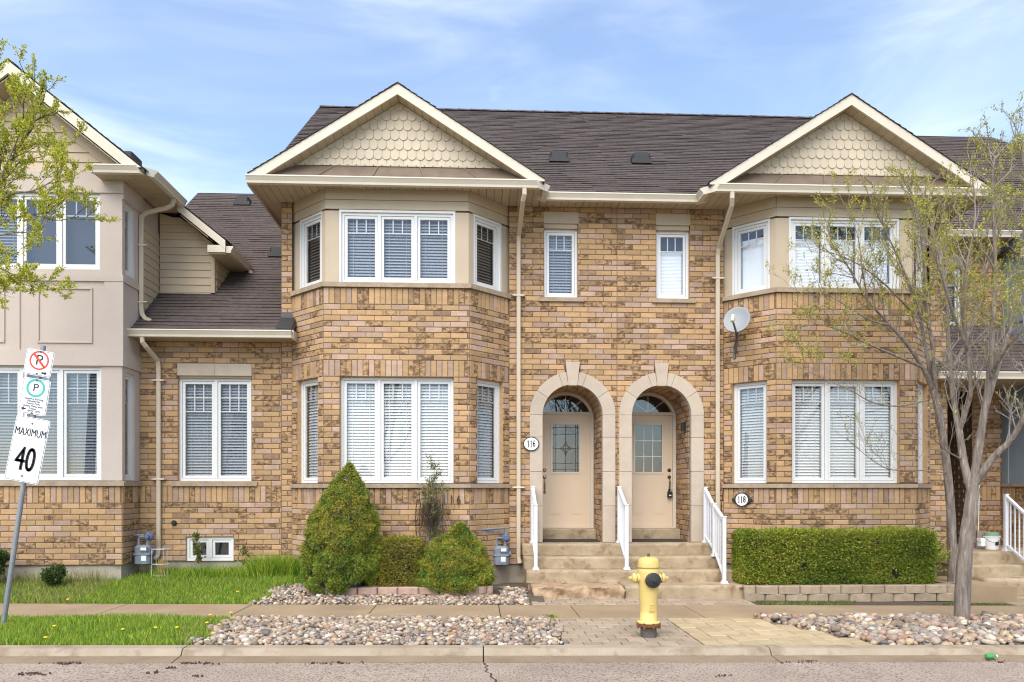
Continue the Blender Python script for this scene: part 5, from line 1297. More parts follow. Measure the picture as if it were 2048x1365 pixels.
# ---------------------------------------------------------------- leaning sign post
def signpost():
    B = Vector((-5.55, -3.62, zg(-5.5) - .1)); T = Vector((-5.08, -3.62, 3.24))
    root = thing('sign_post', 'leaning galvanised post carrying three white traffic signs', 'traffic sign', tuple(B))
    m = MB(); m.tube([tuple(B), tuple(T)], .028, 12); m.build('post', 'galv', root)
    lean = math.degrees(math.atan2(T.x - B.x, T.z - B.z)); ax = (T - B).normalized(); right = Vector((ax.z, 0, -ax.x))
    def plate(zc, w, h, dx, tilt, label):
        c = B + ax * ((zc - B.z) / ax.z) + right * dx; c.y = B.y - .036
        tl = R(tilt); r_ = Vector((math.cos(tl), 0, -math.sin(tl))); u_ = Vector((math.sin(tl), 0, math.cos(tl)))
        def rr(w, h, rad, y0, y1, mat_, name, par):
            pts = []
            for sx, sy, a0 in ((1, 1, 0), (-1, 1, 90), (-1, -1, 180), (1, -1, 270)):
                for k in range(4): a = R(a0 + 30 * k); pts.append((sx * (w / 2 - rad) + rad * math.cos(a), sy * (h / 2 - rad) + rad * math.sin(a)))
            m = MB(); A = [m.p(*(c + r_ * a + u_ * b + Vector((0, y0, 0)))) for a, b in pts]; Bk = [m.p(*(c + r_ * a + u_ * b + Vector((0, y1, 0)))) for a, b in pts]
            m.face(A[::-1]); m.face(Bk); n = len(pts)
            for i in range(n): j = (i + 1) % n; m.face((A[i], A[j], Bk[j], Bk[i]))
            return m.build(name, mat_, par)
        p = rr(w, h, .028, -.003, .0, 'sign_white', 'sign_plate', root); p['label'] = label
        rr(w - .014, h - .014, .024, -.0042, -.0032, 'sign_black', 'border', p); rr(w - .024, h - .024, .020, -.0054, -.0044, 'sign_white', 'face', p)
        def put(a, b, y=-.0066): return c + r_ * a + u_ * b + Vector((0, y, 0))
        def ring(a, b, r0, r1, mat_, name, y=-.0066):
            m = MB(); n = 28; A = [[m.p(*(put(a + rr_ * math.cos(2 * math.pi * k / n), b + rr_ * math.sin(2 * math.pi * k / n), yy))) for k in range(n)] for rr_, yy in ((r0, y), (r1, y), (r1, y + .0012), (r0, y + .0012))]
            for X_, Y_ in ((0, 1), (1, 2), (3, 0)):
                for k in range(n): j = (k + 1) % n; m.face((A[X_][k], A[X_][j], A[Y_][j], A[Y_][k]))
            m.build(name, mat_, p)
        def bar(pts, mat_, name, y=-.0078):
            m = MB(); A = [m.p(*put(a, b, y)) for a, b in pts]; Bk = [m.p(*put(a, b, y + .001)) for a, b in pts]; m.face(A)
            for i in range(len(pts)): j = (i + 1) % len(pts); m.face((A[i], A[j], Bk[j], Bk[i]))
            m.build(name, mat_, p)
        def bolt(b):
            q = put(0, b, 0); m = MB().at(tuple(q)); m.lathe([(.010, .006), (.010, .013), (.004, .015)], 0, 0, 8, 'y'); m.build('bolt', 'iron_grey', p)
        return p, put, ring, bar, bolt
    # no parking
    p, put, ring, bar, bolt = plate(3.03, .315, .30, .0, 10, 'square no-parking sign with red circle')
    ring(.0, .03, .092, .112, 'sign_red', 'red_ring'); text('P', 'letter', put(.0, .03), 0, .175, 'sign_black', p, .95, tilt=10)
    c_ = .092 * .72; t_ = .009; bar([(-c_ - t_, .03 + c_ - t_), (-c_ + t_, .03 + c_ + t_), (c_ + t_, .03 - c_ + t_), (c_ - t_, .03 - c_ - t_)], 'sign_red', 'slash', -.0095)
    bar([(.05, -.118), (.085, -.118), (.085, -.13), (.112, -.108), (.085, -.086), (.085, -.098), (.05, -.098)], 'sign_black', 'arrow'); bolt(.135); bolt(-.125)
    # permit parking
    p, put, ring, bar, bolt = plate(2.64, .315, .42, .005, 9, 'permit-parking sign with green ring')
    ring(.0, .10, .082, .108, 'sign_green', 'green_ring'); text('P', 'letter', put(.0, .10), 0, .13, 'sign_black', p, 1, tilt=9)
    for i, s in enumerate(('Daytime Parking', 'Allowed By', 'Permit Only', 'Unless Otherwise', 'Posted', '8AM - 6PM')):
        text(s, 'lettering', put(.02 if i == 5 else 0, -.030 - i * .0285), 0, .032, 'sign_black', p, .98, tilt=9)
    bar([(-.13, -.155), (-.10, -.13), (-.10, -.147), (-.075, -.147), (-.075, -.163), (-.10, -.163), (-.10, -.18)], 'sign_black', 'arrow'); bolt(.19); bolt(-.195)
    # speed limit
    p, put, ring, bar, bolt = plate(2.02, .39, .76, .01, 11, 'white MAXIMUM 40 speed sign')
    text('MAXIMUM', 'lettering', put(0, .20), 0, .125, 'sign_black', p, .62, tilt=11); text('MAXIMUM', 'lettering', put(.002, .20), 0, .125, 'sign_black', p, .62, tilt=11, ext=.0012)
    for dx in (-.006, 0, .006): text('40', 'numerals', put(dx, -.125), 0, .40, 'sign_black', p, .58, tilt=11, ext=.0012 + abs(dx) * .05)
    bolt(.31); bolt(-.31)
signpost()

# ---------------------------------------------------------------- gas meters, dish, plaques
def meter(x, y, z, label, pipe):
    root = thing('gas_meter', label, 'gas meter', (x, y, z), 'gas meters on the brick walls')
    m = MB().at((x, y, z)); m.bbox(-.125, .125, -.10, .06, .0, .30, .035); m.build('case', 'meter_grey', root)
    m = MB().at((x, y, z)); m.bbox(-.135, .135, -.11, .07, .145, .165, .012); m.build('seam', 'meter_grey', root)
    m = MB().at((x, y, z)); m.bbox(-.01, .10, -.125, -.09, .205, .275, .01); m.build('index', 'galv', root)
    m = MB().at((x, y, z)); m.box(.00, .085, -.129, -.126, .222, .262); m.build('dial', 'plaque_white', root)
    m = MB().at((x, y, z)); m.box(.0, .075, -.1035, -.1012, .05, .13); m.build('sticker', 'plaque_white', root)
    m = MB().at((x, y, z)); m.lathe([(.035, .125), (.045, .13), (.045, .17)], -.02, .17, 12, 'x'); m.build('side_boss', 'meter_blue', root)
    for s in (-1, 1):
        m = MB().at((x, y, z)); m.lathe([(.028, .29), (.028, .33), (.02, .335), (.02, .40)], s * .07, -.02, 10); m.build('union', 'meter_grey', root)
    m = MB().at((x, y, z)); m.lathe([(.02, -.05), (.055, -.045), (.075, -.02), (.075, .02), (.055, .045), (.03, .05), (.03, .10)], .085, .435, 18, 'y'); m.lathe([(.03, .42), (.045, .46), (.03, .51)], .085, -.02, 10); m.build('regulator', 'meter_blue', root)
    m = MB().at((x, y, z)); m.tube(pipe, .017, 8); m.build('pipe', 'meter_grey', root)
    m = MB().at((x, y, z)); m.tube([(-.07, -.02, .40), (-.06, -.02, .43), (.04, -.02, .435)], .018, 8); m.build('link_pipe', 'meter_grey', root)
    return root
meter(-5.37, -.27, .36, 'grey gas meter beside the left downspout', [(.0, .0, .455), (-.10, .0, .455), (-.16, .02, .45), (-.19, .05, .44)])
meter(.385, -.20, .315, 'grey gas meter with long pipe beside the right conical shrub', [(.085, -.02, .50), (.085, -.02, .58), (.07, -.03, .60), (-.3, -.25, .585), (-.52, -.42, .575), (-.58, -.46, .55), (-.58, -.46, .0)])
m = MB(); m.tube([(.16, -.35, .80), (.11, -.34, .82), (.10, -.34, .70), (.17, -.33, .60), (.22, -.30, .62)], .009, 6); tag(m.build('cable', 'black', off=(.16, -.35, .6)), 'short black cable loop beside the right gas meter', 'cable')

def dish():
    A = -45; c = Vector((4.245, -.52, 4.31))
    root = thing('satellite_dish', 'grey satellite dish on the angled bay wall', 'satellite dish', (4.36, -.10, 3.75))
    d = Vector((-.46, -.82, .33)).normalized(); u = d.cross(Vector((0, 0, 1))).normalized(); v = u.cross(d).normalized()
    m = MB(); rings = []
    for r, hgt in ((0.001, .0), (.06, .003), (.12, .014), (.18, .032), (.215, .046), (.222, .046), (.222, .038), (.18, .022), (.12, .004), (.06, -.008), (.001, -.012)):
        rings.append([m.p(*(c + u * r * .96 * math.cos(2 * math.pi * k / 28) + v * r * 1.06 * math.sin(2 * math.pi * k / 28) + d * hgt)) for k in range(28)])
    for a, b in zip(rings, rings[1:]):
        for k in range(28): j = (k + 1) % 28; m.face((a[k], a[j], b[j], b[k]))
    m.build('reflector', 'dish', root, smooth=True)
    foot = Vector((4.345, -.115, 3.80)); elbow = Vector((4.31, -.30, 4.02)); bk = c - d * .02 - v * .06; lo = c - v * .225 + d * .03; lnb = c + d * .36 - v * .17
    m = MB(); m.tube([tuple(foot), tuple(elbow), tuple(bk)], .021, 8); m.build('mast', 'dish_arm', root)
    m = MB(); m.tube([tuple(elbow + Vector((0, 0, .05))), tuple(lo), tuple(lnb - v * .03)], [.016, .018, .016], 6); m.build('arm', 'dish_arm', root)
    m = MB(); m.tube([tuple(lnb - v * .06 + d * .01), tuple(lnb + v * .06 - d * .01)], [.030, .034], 10); m.tube([tuple(lnb + v * .03), tuple(lnb + v * .02 - d * .08)], .026, 10); m.build('receiver', 'lnb', root)
    m = MB().at((4.345, -.135, 3.78), A); m.box(-.045, .045, -.0, .02, -.07, .09); m.box(-.02, .02, -.05, 0, -.03, .05)
    for a, b in ((-.03, -.05), (.03, -.05), (-.03, .07), (.03, .07)): m.lathe([(.009, .0), (.009, .012)], a, b, 6, 'y')
    m.build('mount_plate', 'dish_arm', root)
    m = MB(); m.tube([tuple(lo), tuple(lo + Vector((.03, .05, -.1))), tuple(elbow + Vector((-.04, 0, -.07))), tuple(foot + Vector((-.02, 0, .1)))], .006, 6); m.build('cable', 'black', root)
dish()
m = MB(); m.tube([(4.17, -.012, 2.45), (4.19, -.012, 2.2), (4.21, -.012, 1.9), (4.19, -.012, 1.6), (4.15, -.012, 1.3), (4.14, -.012, 1.0)], .006, 6); tag(m.build('cable', 'black', off=(4.17, 0, 1.0)), 'thin black cable hanging beside the right downspout', 'cable')

def ellipse(m, rx, rz, y0, y1, n=32):
    q = [(rx * math.cos(2 * math.pi * k / n), rz * math.sin(2 * math.pi * k / n)) for k in range(n)]; m.prism(q, y0, y1)
def digits(s, P, ang, parent, hgt):
    """condensed serif numerals"""
    t = text(s, 'numerals', P, ang, hgt * 1.36, 'black', parent, .70)
    return t
def plaque(P, ang, s, rx, rz, label, ears):
    root = thing('number_plaque', label, 'house number', P, 'oval house number plaques')
    m = MB().at(P, ang); ellipse(m, rx, rz, -.016, 0)
    if ears:
        for sg in (-1, 1):
            for dx, dz, r in ((rx + .005, 0, .034), (rx + .034, .012, .016), (rx + .034, -.012, .016), (rx + .048, 0, .012), (rx - .012, .045, .02), (rx - .012, -.045, .02)): m.lathe([(r, 0), (r, .012), (r * .6, .018)], sg * dx, dz, 10, 'y')
    m.build('rim', 'cap_black', root)
    m = MB().at(P, ang); ellipse(m, rx - .018, rz - .018, -.0195, -.0165); m.build('face', 'plaque_white', root)
    q = loc2w(P, ang, 0, -.0215); n = len(s); w_ = .052
    for dx in (-.0022, 0, .0022): text(s, 'numerals', loc2w(P, ang, dx, -.0215 - abs(dx) * .1), ang, .155, 'black', root, .62)
    sf = MB().at(P, ang)
    for i, ch in enumerate(s):
        if ch == '1':
            x = (i - (n - 1) / 2) * w_ * 1.05; sf.box(x - .017, x + .019, -.0228, -.020, -.057, -.050); sf.box(x - .016, x + .004, -.0228, -.020, .038, .046)
    sf.build('serifs', 'black', root)
plaque((.90, -.032, 2.315), 0, '116', .137, .122, 'oval plaque reading 116 beside the arched door', False)
plaque((4.415, -.272, 1.38), -45, '118', .125, .118, 'oval plaque reading 118 with scrolled ears below the bay sill', True)
m = thing('house_numerals', 'dark iron numerals 116 on the brick behind the rose bush', 'house number', (-.38, -.66, 1.39))
for i, ch in enumerate('116'): text(ch, 'numeral', (-.53 + i * .115, -.675, 1.385), 0, .20, 'bronze', m, .72, ext=.006)

# ---------------------------------------------------------------- trees
FRONT_TREE = [
    ([(6.21, -3.3, -0.26), (6.21, -3.3, 0.27), (6.25, -3.3, 0.85), (6.31, -3.3, 1.23), (6.35, -3.3, 1.58)], 0.088, 0.075),
    ([(6.33, -3.3, 1.52), (6.27, -3.25, 1.87), (6.26, -3.15, 2.33), (6.22, -3.1, 2.73), (6.25, -3.0, 3.14), (6.27, -2.9, 3.69), (6.29, -2.8, 4.38), (6.2, -2.7, 5.02), (6.14, -2.65, 5.51)], 0.055, 0.01),
    ([(6.35, -3.3, 1.58), (6.39, -3.35, 2.06), (6.42, -3.4, 2.5), (6.45, -3.45, 2.94), (6.47, -3.5, 3.62), (6.46, -3.55, 4.3), (6.41, -3.6, 4.97), (6.4, -3.6, 5.47), (6.43, -3.6, 5.7)], 0.06, 0.007),
    ([(6.36, -3.3, 1.61), (6.46, -3.5, 1.94), (6.56, -3.7, 2.17), (6.62, -3.9, 2.52), (6.73, -4.0, 2.98), (6.82, -4.0, 3.58), (6.87, -3.9, 4.33), (6.85, -3.8, 5.09)], 0.05, 0.008),
    ([(6.26, -3.15, 2.33), (6.27, -3.3, 2.61), (6.25, -3.4, 2.82), (6.14, -3.5, 3.31), (6.01, -3.6, 3.78), (5.99, -3.7, 4.25), (6.07, -3.75, 4.85), (6.04, -3.75, 5.34)], 0.036, 0.006),
    ([(6.42, -3.4, 2.5), (6.74, -3.2, 3.11), (7.05, -3.0, 3.67), (7.32, -2.9, 4.37), (7.41, -2.85, 5.12), (7.41, -2.8, 5.82), (7.38, -2.8, 6.26)], 0.036, 0.005),
    ([(6.25, -3.0, 3.14), (6.57, -2.8, 3.51), (6.85, -2.6, 4.17), (7.16, -2.5, 4.89), (7.42, -2.4, 5.49)], 0.035, 0.006),
    ([(6.27, -3.2, 1.94), (5.79, -3.6, 2.05), (5.29, -4.0, 2.26)], 0.012, 0.005),
    ([(6.45, -3.45, 2.94), (6.41, -3.8, 3.25), (6.43, -4.1, 3.5), (6.54, -4.2, 4.0)], 0.03, 0.006),
    ([(6.14, -3.5, 3.31), (5.75, -3.8, 3.73), (5.47, -4.0, 4.16), (5.23, -4.1, 4.54)], 0.025, 0.005),
]
REAR_TREE = [
    ([(7.59, -0.95, 0.19), (7.56, -0.97, 0.91), (7.5, -1.0, 1.55), (7.4, -1.05, 2.18), (7.23, -1.15, 2.8), (7.12, -1.2, 3.11)], 0.066, 0.05),
    ([(7.12, -1.2, 3.11), (6.89, -1.3, 3.44), (6.59, -1.4, 3.77), (6.26, -1.5, 4.05), (5.86, -1.6, 4.4), (5.56, -1.65, 4.84), (5.23, -1.7, 5.26)], 0.042, 0.006),
    ([(7.12, -1.2, 3.11), (7.0, -1.25, 3.57), (6.85, -1.3, 4.18), (6.62, -1.35, 4.78), (6.31, -1.4, 5.38), (6.05, -1.45, 5.82)], 0.036, 0.005),
    ([(7.15, -1.2, 3.03), (6.99, -1.4, 3.7), (6.8, -1.5, 4.44), (6.74, -1.55, 5.18), (6.62, -1.55, 5.79), (6.56, -1.55, 6.05)], 0.036, 0.005),
    ([(6.89, -1.3, 3.44), (6.41, -1.5, 3.56), (5.89, -1.6, 3.73), (5.49, -1.65, 3.9), (5.08, -1.7, 4.0), (4.78, -1.7, 3.96)], 0.026, 0.004),
    ([(7.03, -1.2, 2.95), (6.41, -1.5, 2.82), (5.88, -1.7, 2.85), (5.49, -1.8, 3.02), (5.09, -1.85, 3.17), (4.69, -1.9, 3.33)], 0.014, 0.003),
    ([(7.42, -1.05, 1.82), (6.71, -1.4, 1.85), (6.17, -1.6, 1.86), (5.77, -1.7, 2.07), (5.44, -1.75, 2.33)], 0.012, 0.003),
    ([(6.26, -1.5, 4.05), (5.89, -1.6, 4.1), (5.46, -1.7, 4.3), (5.06, -1.75, 4.47), (4.66, -1.8, 4.41)], 0.018, 0.003),
    ([(6.8, -1.5, 4.44), (6.88, -1.7, 4.84), (6.97, -1.8, 5.33), (6.97, -1.85, 5.76)], 0.022, 0.005),
    ([(5.86, -1.6, 4.4), (5.7, -1.75, 4.81), (5.6, -1.8, 5.31), (5.39, -1.85, 5.73)], 0.016, 0.003),
    ([(6.85, -1.3, 4.18), (6.36, -1.6, 4.41), (5.97, -1.75, 4.66), (5.49, -1.8, 4.94), (5.01, -1.85, 5.07)], 0.02, 0.003),
]
LEFT_TREE = [
    ([(-7.15, -2.6, -0.1), (-7.12, -2.6, 1.38), (-7.06, -2.6, 2.68), (-7.0, -2.6, 3.71)], 0.1, 0.07),
    ([(-7.0, -2.6, 3.71), (-6.78, -2.5, 4.52), (-6.53, -2.4, 5.22), (-6.33, -2.35, 5.67), (-6.17, -2.3, 6.06), (-6.0, -2.25, 6.49), (-5.92, -2.2, 6.86)], 0.05, 0.005),
    ([(-6.78, -2.5, 4.52), (-6.4, -2.7, 4.98), (-6.15, -2.8, 5.33), (-5.93, -2.85, 5.76), (-5.75, -2.9, 6.12), (-5.72, -2.9, 6.34)], 0.03, 0.004),
    ([(-7.0, -2.6, 3.71), (-6.76, -2.8, 4.69), (-6.51, -2.9, 5.47), (-6.33, -2.95, 6.08), (-6.21, -3.0, 6.5), (-6.18, -3.0, 6.81)], 0.045, 0.005),
    ([(-6.91, -2.5, 4.26), (-6.72, -2.2, 4.95), (-6.45, -2.1, 5.19), (-6.15, -2.05, 5.32), (-5.84, -2.0, 5.27), (-5.54, -2.0, 5.31)], 0.025, 0.003),
    ([(-6.53, -2.4, 5.22), (-6.08, -2.6, 5.38), (-5.71, -2.7, 5.41), (-5.43, -2.75, 5.54), (-5.31, -2.8, 5.67)], 0.018, 0.003),
    ([(-6.96, -2.6, 3.84), (-6.39, -2.9, 4.41), (-6.09, -3.0, 4.38), (-5.81, -3.05, 4.25), (-5.51, -3.1, 4.11)], 0.02, 0.003),
    ([(-7.0, -2.6, 3.71), (-6.39, -3.0, 4.13), (-6.14, -3.1, 4.14), (-5.96, -3.1, 4.03)], 0.015, 0.003),
    ([(-6.33, -2.35, 5.67), (-6.19, -2.2, 5.97), (-5.99, -2.1, 6.09), (-5.81, -2.05, 6.18)], 0.014, 0.003),
    ([(-6.72, -2.5, 4.78), (-6.27, -2.7, 4.79), (-5.9, -2.8, 4.83), (-5.56, -2.85, 4.85), (-5.29, -2.9, 5.18)], 0.016, 0.003),
]
class Tree:
    def __init__(s, seed): s.r = random.Random(seed); s.V = []; s.F = []; s.n = 0; s.leaf = []; s.trunkV = []; s.big = MB()
    def tube(s, pts, r0, r1, seg):
        """returns a smoothed polyline and adds a tapering tube"""
        P = np.array(pts, float); m = len(P); out = []
        for i in range(m - 1):
            p0, p1, p2, p3 = P[max(i - 1, 0)], P[i], P[i + 1], P[min(i + 2, m - 1)]
            for t in np.linspace(0, 1, 4, endpoint=False):
                out.append(.5 * ((2 * p1) + (-p0 + p2) * t + (2 * p0 - 5 * p1 + 4 * p2 - p3) * t * t + (-p0 + 3 * p1 - 3 * p2 + p3) * t ** 3))
        out.append(P[-1]); out = np.array(out); k = len(out)
        ref = np.array((.31, .9, .25)); rings = []
        for i in range(k):
            t = out[min(i + 1, k - 1)] - out[max(i - 1, 0)]; t /= np.linalg.norm(t) + 1e-9
            u = np.cross(t, ref); u /= np.linalg.norm(u) + 1e-9; v = np.cross(t, u); rad = r0 + (r1 - r0) * (i / (k - 1)) ** .8
            for j in range(seg):
                a = 2 * math.pi * j / seg; w_ = 1 + (.05 * math.sin(3 * a + i * .5) + .035 * math.sin(9 * a + 2 * math.sin(i * .6)) + s.r.uniform(-.035, .035) if r0 > .03 else 0)
                s.V.append(out[i] + (u * math.cos(a) + v * math.sin(a)) * rad * w_)
        for i in range(k - 1):
            for j in range(seg):
                j2 = (j + 1) % seg; b = s.n + i * seg; s.F.append((b + j, b + j2, b + seg + j2, b + seg + j))
        s.n += k * seg
        return out
    def twigs(s, line, r, level, length, count, up=.35, leafy=1., lo=.25, spread=1.):
        """side shoots along a line"""
        rd = s.r; k = len(line)
        for c in range(count):
            f = lo + (1 - lo) * (c + rd.random()) / count; i = min(int(f * (k - 1)), k - 2)
            p = line[i] + (line[i + 1] - line[i]) * rd.random(); t = line[i + 1] - line[i]; t = t / (np.linalg.norm(t) + 1e-9)
            q = np.array((rd.gauss(0, 1), rd.gauss(0, .8), rd.gauss(0, 1))); q -= t * q.dot(t); q /= np.linalg.norm(q) + 1e-9
            a = rd.uniform(.45, .95) * spread; d = t * math.cos(a) + q * math.sin(a) + np.array((0, 0, up)); d /= np.linalg.norm(d)
            ln = length * rd.uniform(.55, 1.2) * (1.15 - .5 * f); pts = [p]; dd = d.copy()
            for n in range(3):
                dd = dd + np.array((rd.gauss(0, .16), rd.gauss(0, .16), rd.gauss(.08, .14))); dd /= np.linalg.norm(dd); pts.append(pts[-1] + dd * ln / 3)
            rr = max(.0022, r * (.55 if level == 1 else .6)); 
            l2 = s.tube(pts, rr, max(.0012, rr * .35), 4 if level > 1 else 5)
            if level < 3: s.twigs(l2, rr, level + 1, length * .52, max(2, int(rd.uniform(2.2, 4.6))), up * .8, leafy, .25)
            if level >= 2:
                for i2 in range(2, len(l2)):
                    if rd.random() < leafy: s.leaf.append((l2[i2], l2[i2] - l2[i2 - 1]))
def leaf_quads(pts, dirs, size, rnd, jit=.012, per=2, aspect=.45):
    """small pointed leaves at the given points"""
    n = len(pts) * per; P = np.repeat(np.array(pts), per, 0) + rnd.normal(0, jit, (n, 3)); D = np.repeat(np.array(dirs), per, 0)
    D /= np.linalg.norm(D, axis=1)[:, None] + 1e-9; D = D + rnd.normal(0, .75, (n, 3)); D /= np.linalg.norm(D, axis=1)[:, None]
    Q = rnd.normal(0, 1, (n, 3)); Q -= D * (Q * D).sum(1)[:, None]; Q /= np.linalg.norm(Q, axis=1)[:, None]; Nn = np.cross(D, Q)
    L_ = (size * rnd.uniform(.55, 1.25, n))[:, None]; W_ = L_ * aspect
    V = np.stack([P, P + D * L_ * .5 + Q * W_ * .5 + Nn * L_ * .08, P + D * L_, P + D * L_ * .5 - Q * W_ * .5 + Nn * L_ * .08], 1).reshape(-1, 3)
    F = np.arange(n * 4).reshape(-1, 4); return V, F, rnd.uniform(0, 1, n)
def tree(name, label, limbs, seed, bark, twig, leafm, leafy, lsize, dens, per, zlo=0, group=None):
    base = limbs[0][0][0]; root = thing(name, label, 'tree', base, group); T = Tree(seed)
    tr = Tree(seed + 1); lines = []
    l0 = tr.tube([(base[0], base[1], base[2] - .15)] + limbs[0][0], limbs[0][1] * 1.15, limbs[0][2], 26)
    for p, a, b in limbs[1:]: lines.append((tr.tube(p, a, b, 16 if a > .03 else 8), a, b))
    npmesh('trunk', tr.V, tr.F, bark, root, smooth=True)
    for l, a, b in lines:
        ln = float(np.linalg.norm(np.diff(l, axis=0), axis=1).sum()); T.twigs(l, min(.02, a * .4), 1, .62, max(3, int(ln * dens)), leafy=leafy, lo=.22)
        for i in range(int(len(l) * .5), len(l)): T.leaf.append((l[i], l[i] - l[i - 1]))
    npmesh('twigs', T.V, T.F, twig, root, smooth=True, kind=None)
    lf = [q for q in T.leaf if q[0][2] > zlo or T.r.random() < .12]
    V, F, t = leaf_quads([q[0] for q in lf], [q[1] for q in lf], lsize, np.random.default_rng(seed), per=per)
    npmesh('crown', V, F, leafm, root, t)
    return root
GT = 'young street trees coming into leaf'
TREES = []
tree('street_tree', 'multi-stemmed young tree rising from the cobbles at right', FRONT_TREE, 21, 'bark', 'twig', 'leaf_spring_right', .45, .033, 7, 2, 3.6, GT)
tree('street_tree', 'slimmer tree close to the bay wall, behind the front tree', REAR_TREE, 33, 'bark', 'twig', 'leaf_spring_right', .48, .032, 7, 2, 3.4, GT)
tree('street_tree', 'tree at the left edge with bright yellow-green leaves', LEFT_TREE, 57, 'bark', 'twig_and_shade', 'leaf_spring', .9, .034, 4.8, 4, 0, GT)

# two bare trees across the street; the windows mirror them
src = [o for o in S.objects if o.name.startswith('street_tree')][0]
for i, (x, y, sc, rz, lab) in enumerate(((-4.4, -24.5, 1.5, 40, 'bare tree across the street, left of the camera'), (5.4, -25.5, 1.65, 200, 'bare tree across the street, right of the camera'))):
    r = thing('bare_tree', lab, 'tree', (x, y, -.1), 'bare trees across the street'); r.rotation_euler[2] = R(rz); r.scale = (sc, sc, sc)
    for ch in src.children:
        if ch.name.startswith('crown'): continue
        c = ch.copy(); C.objects.link(c); c.parent = r

# ---------------------------------------------------------------- shrubs: lumpy surface of leaf tufts over a dark core
def tufts(pts, nrm, rnd, size, per, spread, aspect=.35, out=.8):
    n = len(pts) * per; P = np.repeat(pts, per, 0) + rnd.normal(0, spread, (n, 3)); D = np.repeat(nrm, per, 0) * out + rnd.normal(0, .7, (n, 3)); D /= np.linalg.norm(D, axis=1)[:, None]
    Q = rnd.normal(0, 1, (n, 3)); Q -= D * (Q * D).sum(1)[:, None]; Q /= np.linalg.norm(Q, axis=1)[:, None]
    L_ = (size * rnd.uniform(.6, 1.3, n))[:, None]; W_ = L_ * aspect
    V = np.stack([P - Q * W_ * .3, P + D * L_ * .55 + Q * W_ * .5, P + D * L_, P + D * L_ * .55 - Q * W_ * .5], 1).reshape(-1, 3)
    return V, np.arange(n * 4).reshape(-1, 4)
def nz3(P, f, seed):
    """cheap smooth noise"""
    r = np.random.default_rng(seed); v = np.zeros(len(P))
    for k in range(7):
        w_ = r.normal(0, 1, 3); w_ /= np.linalg.norm(w_); v += np.sin(P @ w_ * f * r.uniform(.7, 1.9) + r.uniform(0, 6.28))
    return v / 7
def conifer(name, label, cx, cy, z0, H, prof, seed, mats, ntuft=5200, squash=.9):
    root = thing(name, label, 'shrub', (cx, cy, z0), 'evergreen shrubs under the bay window'); rnd = np.random.default_rng(seed)
    hs = np.array([p[0] for p in prof]) * H; rs = np.array([p[1] for p in prof])
    h = np.sort(rnd.uniform(0, 1, ntuft * 4)) * H; w_ = np.interp(h, hs, rs) + .06; keep = rnd.uniform(0, w_.max(), len(h)) < w_; h = h[keep][:]; h = rnd.permutation(h)[:ntuft]; n = len(h)
    a = rnd.uniform(0, 2 * math.pi, n); r = np.interp(h, hs, rs)
    P0 = np.stack([np.cos(a) * r, np.sin(a) * r * squash, h], 1)
    # round bulges: each tuft belongs to its nearest clump centre
    nc = int(105 * H); hc = rnd.uniform(0.02, .97, nc) * H; ac = rnd.uniform(0, 6.28, nc); rc = np.interp(hc, hs, rs); Cn = np.stack([np.cos(ac) * rc, np.sin(ac) * rc * squash, hc], 1)
    d = np.sqrt(((P0[:, None] - Cn[None]) ** 2).sum(2)); j = d.argmin(1); dm = d[np.arange(n), j]; bulge = np.clip(.125 - dm, -.07, .125) * 1.05
    nrm = np.stack([np.cos(a), np.sin(a) * squash, np.full(n, .35)], 1); nrm /= np.linalg.norm(nrm, axis=1)[:, None]
    off = bulge * np.clip((r + .04) / .3, .25, 1) + .03 * nz3(P0, 9, seed) - .02
    P = P0 + nrm * off[:, None] + (cx, cy, z0) + np.stack([.13 * (h / H) ** 2, h * 0, h * 0], 1); N2 = nrm * .7 + (P0 - Cn[j]) / (dm[:, None] + .04) * .5
    ok = dm < .16; P, P0, N2, j = P[ok], P0[ok], N2[ok], j[ok]; n = len(P)
    tone_c = rnd.uniform(0, 1, nc)[j]
    V, F = tufts(P, N2, rnd, .031, 12, .016); per = 12
    t = np.clip(.5 + .5 * (np.repeat(tone_c, per) - .5) + .25 * np.repeat(nz3(P0, 4, seed + 3), per) + rnd.normal(0, .16, n * per) , 0, 1)
    npmesh('foliage', V, F, mats[0], root, t)
    low = P0[:, 2] < H * .30; sel = low & (rnd.uniform(0, 1, n) < .55)
    V, F = tufts(P[sel] + N2[sel] * .012, N2[sel], rnd, .032, 6, .018); npmesh('new_growth', V, F, mats[1], root, rnd.uniform(.2, .9, len(F)))
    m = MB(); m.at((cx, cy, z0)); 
    pr = [(max(.01, float(q[1]) - .16), float(q[0]) * H * .93) for q in prof]; m.lathe(pr, 0, 0, 18); m.build('shade_core', 'twig_and_shade', root)  # dark solid, its colour stands in for shade in the hollows
    m = MB().at((cx, cy, z0)); m.tube([(0, 0, -.12), (0, 0, H * .4)], .05, 8); m.build('stem', 'bark', root)
    return root
conifer('conical_shrub', 'tall conical evergreen shrub left of the clipped box', -2.04, -1.27, .02, 1.92, [(0, .36), (.05, .47), (.15, .52), (.30, .50), (.45, .45), (.58, .38), (.70, .29), (.82, .185), (.90, .105), (.95, .05), (1, .008)], 5, ('leaf_spruce', 'leaf_spruce_new'), 9500, .8)
conifer('conical_shrub', 'low broad conical evergreen shrub beside the gas meter', -.38, -1.22, .02, 1.02, [(0, .40), (.07, .50), (.22, .52), (.42, .44), (.60, .34), (.75, .22), (.88, .10), (1, .01)], 9, ('leaf_spruce', 'leaf_spruce_new'), 6000, .72)
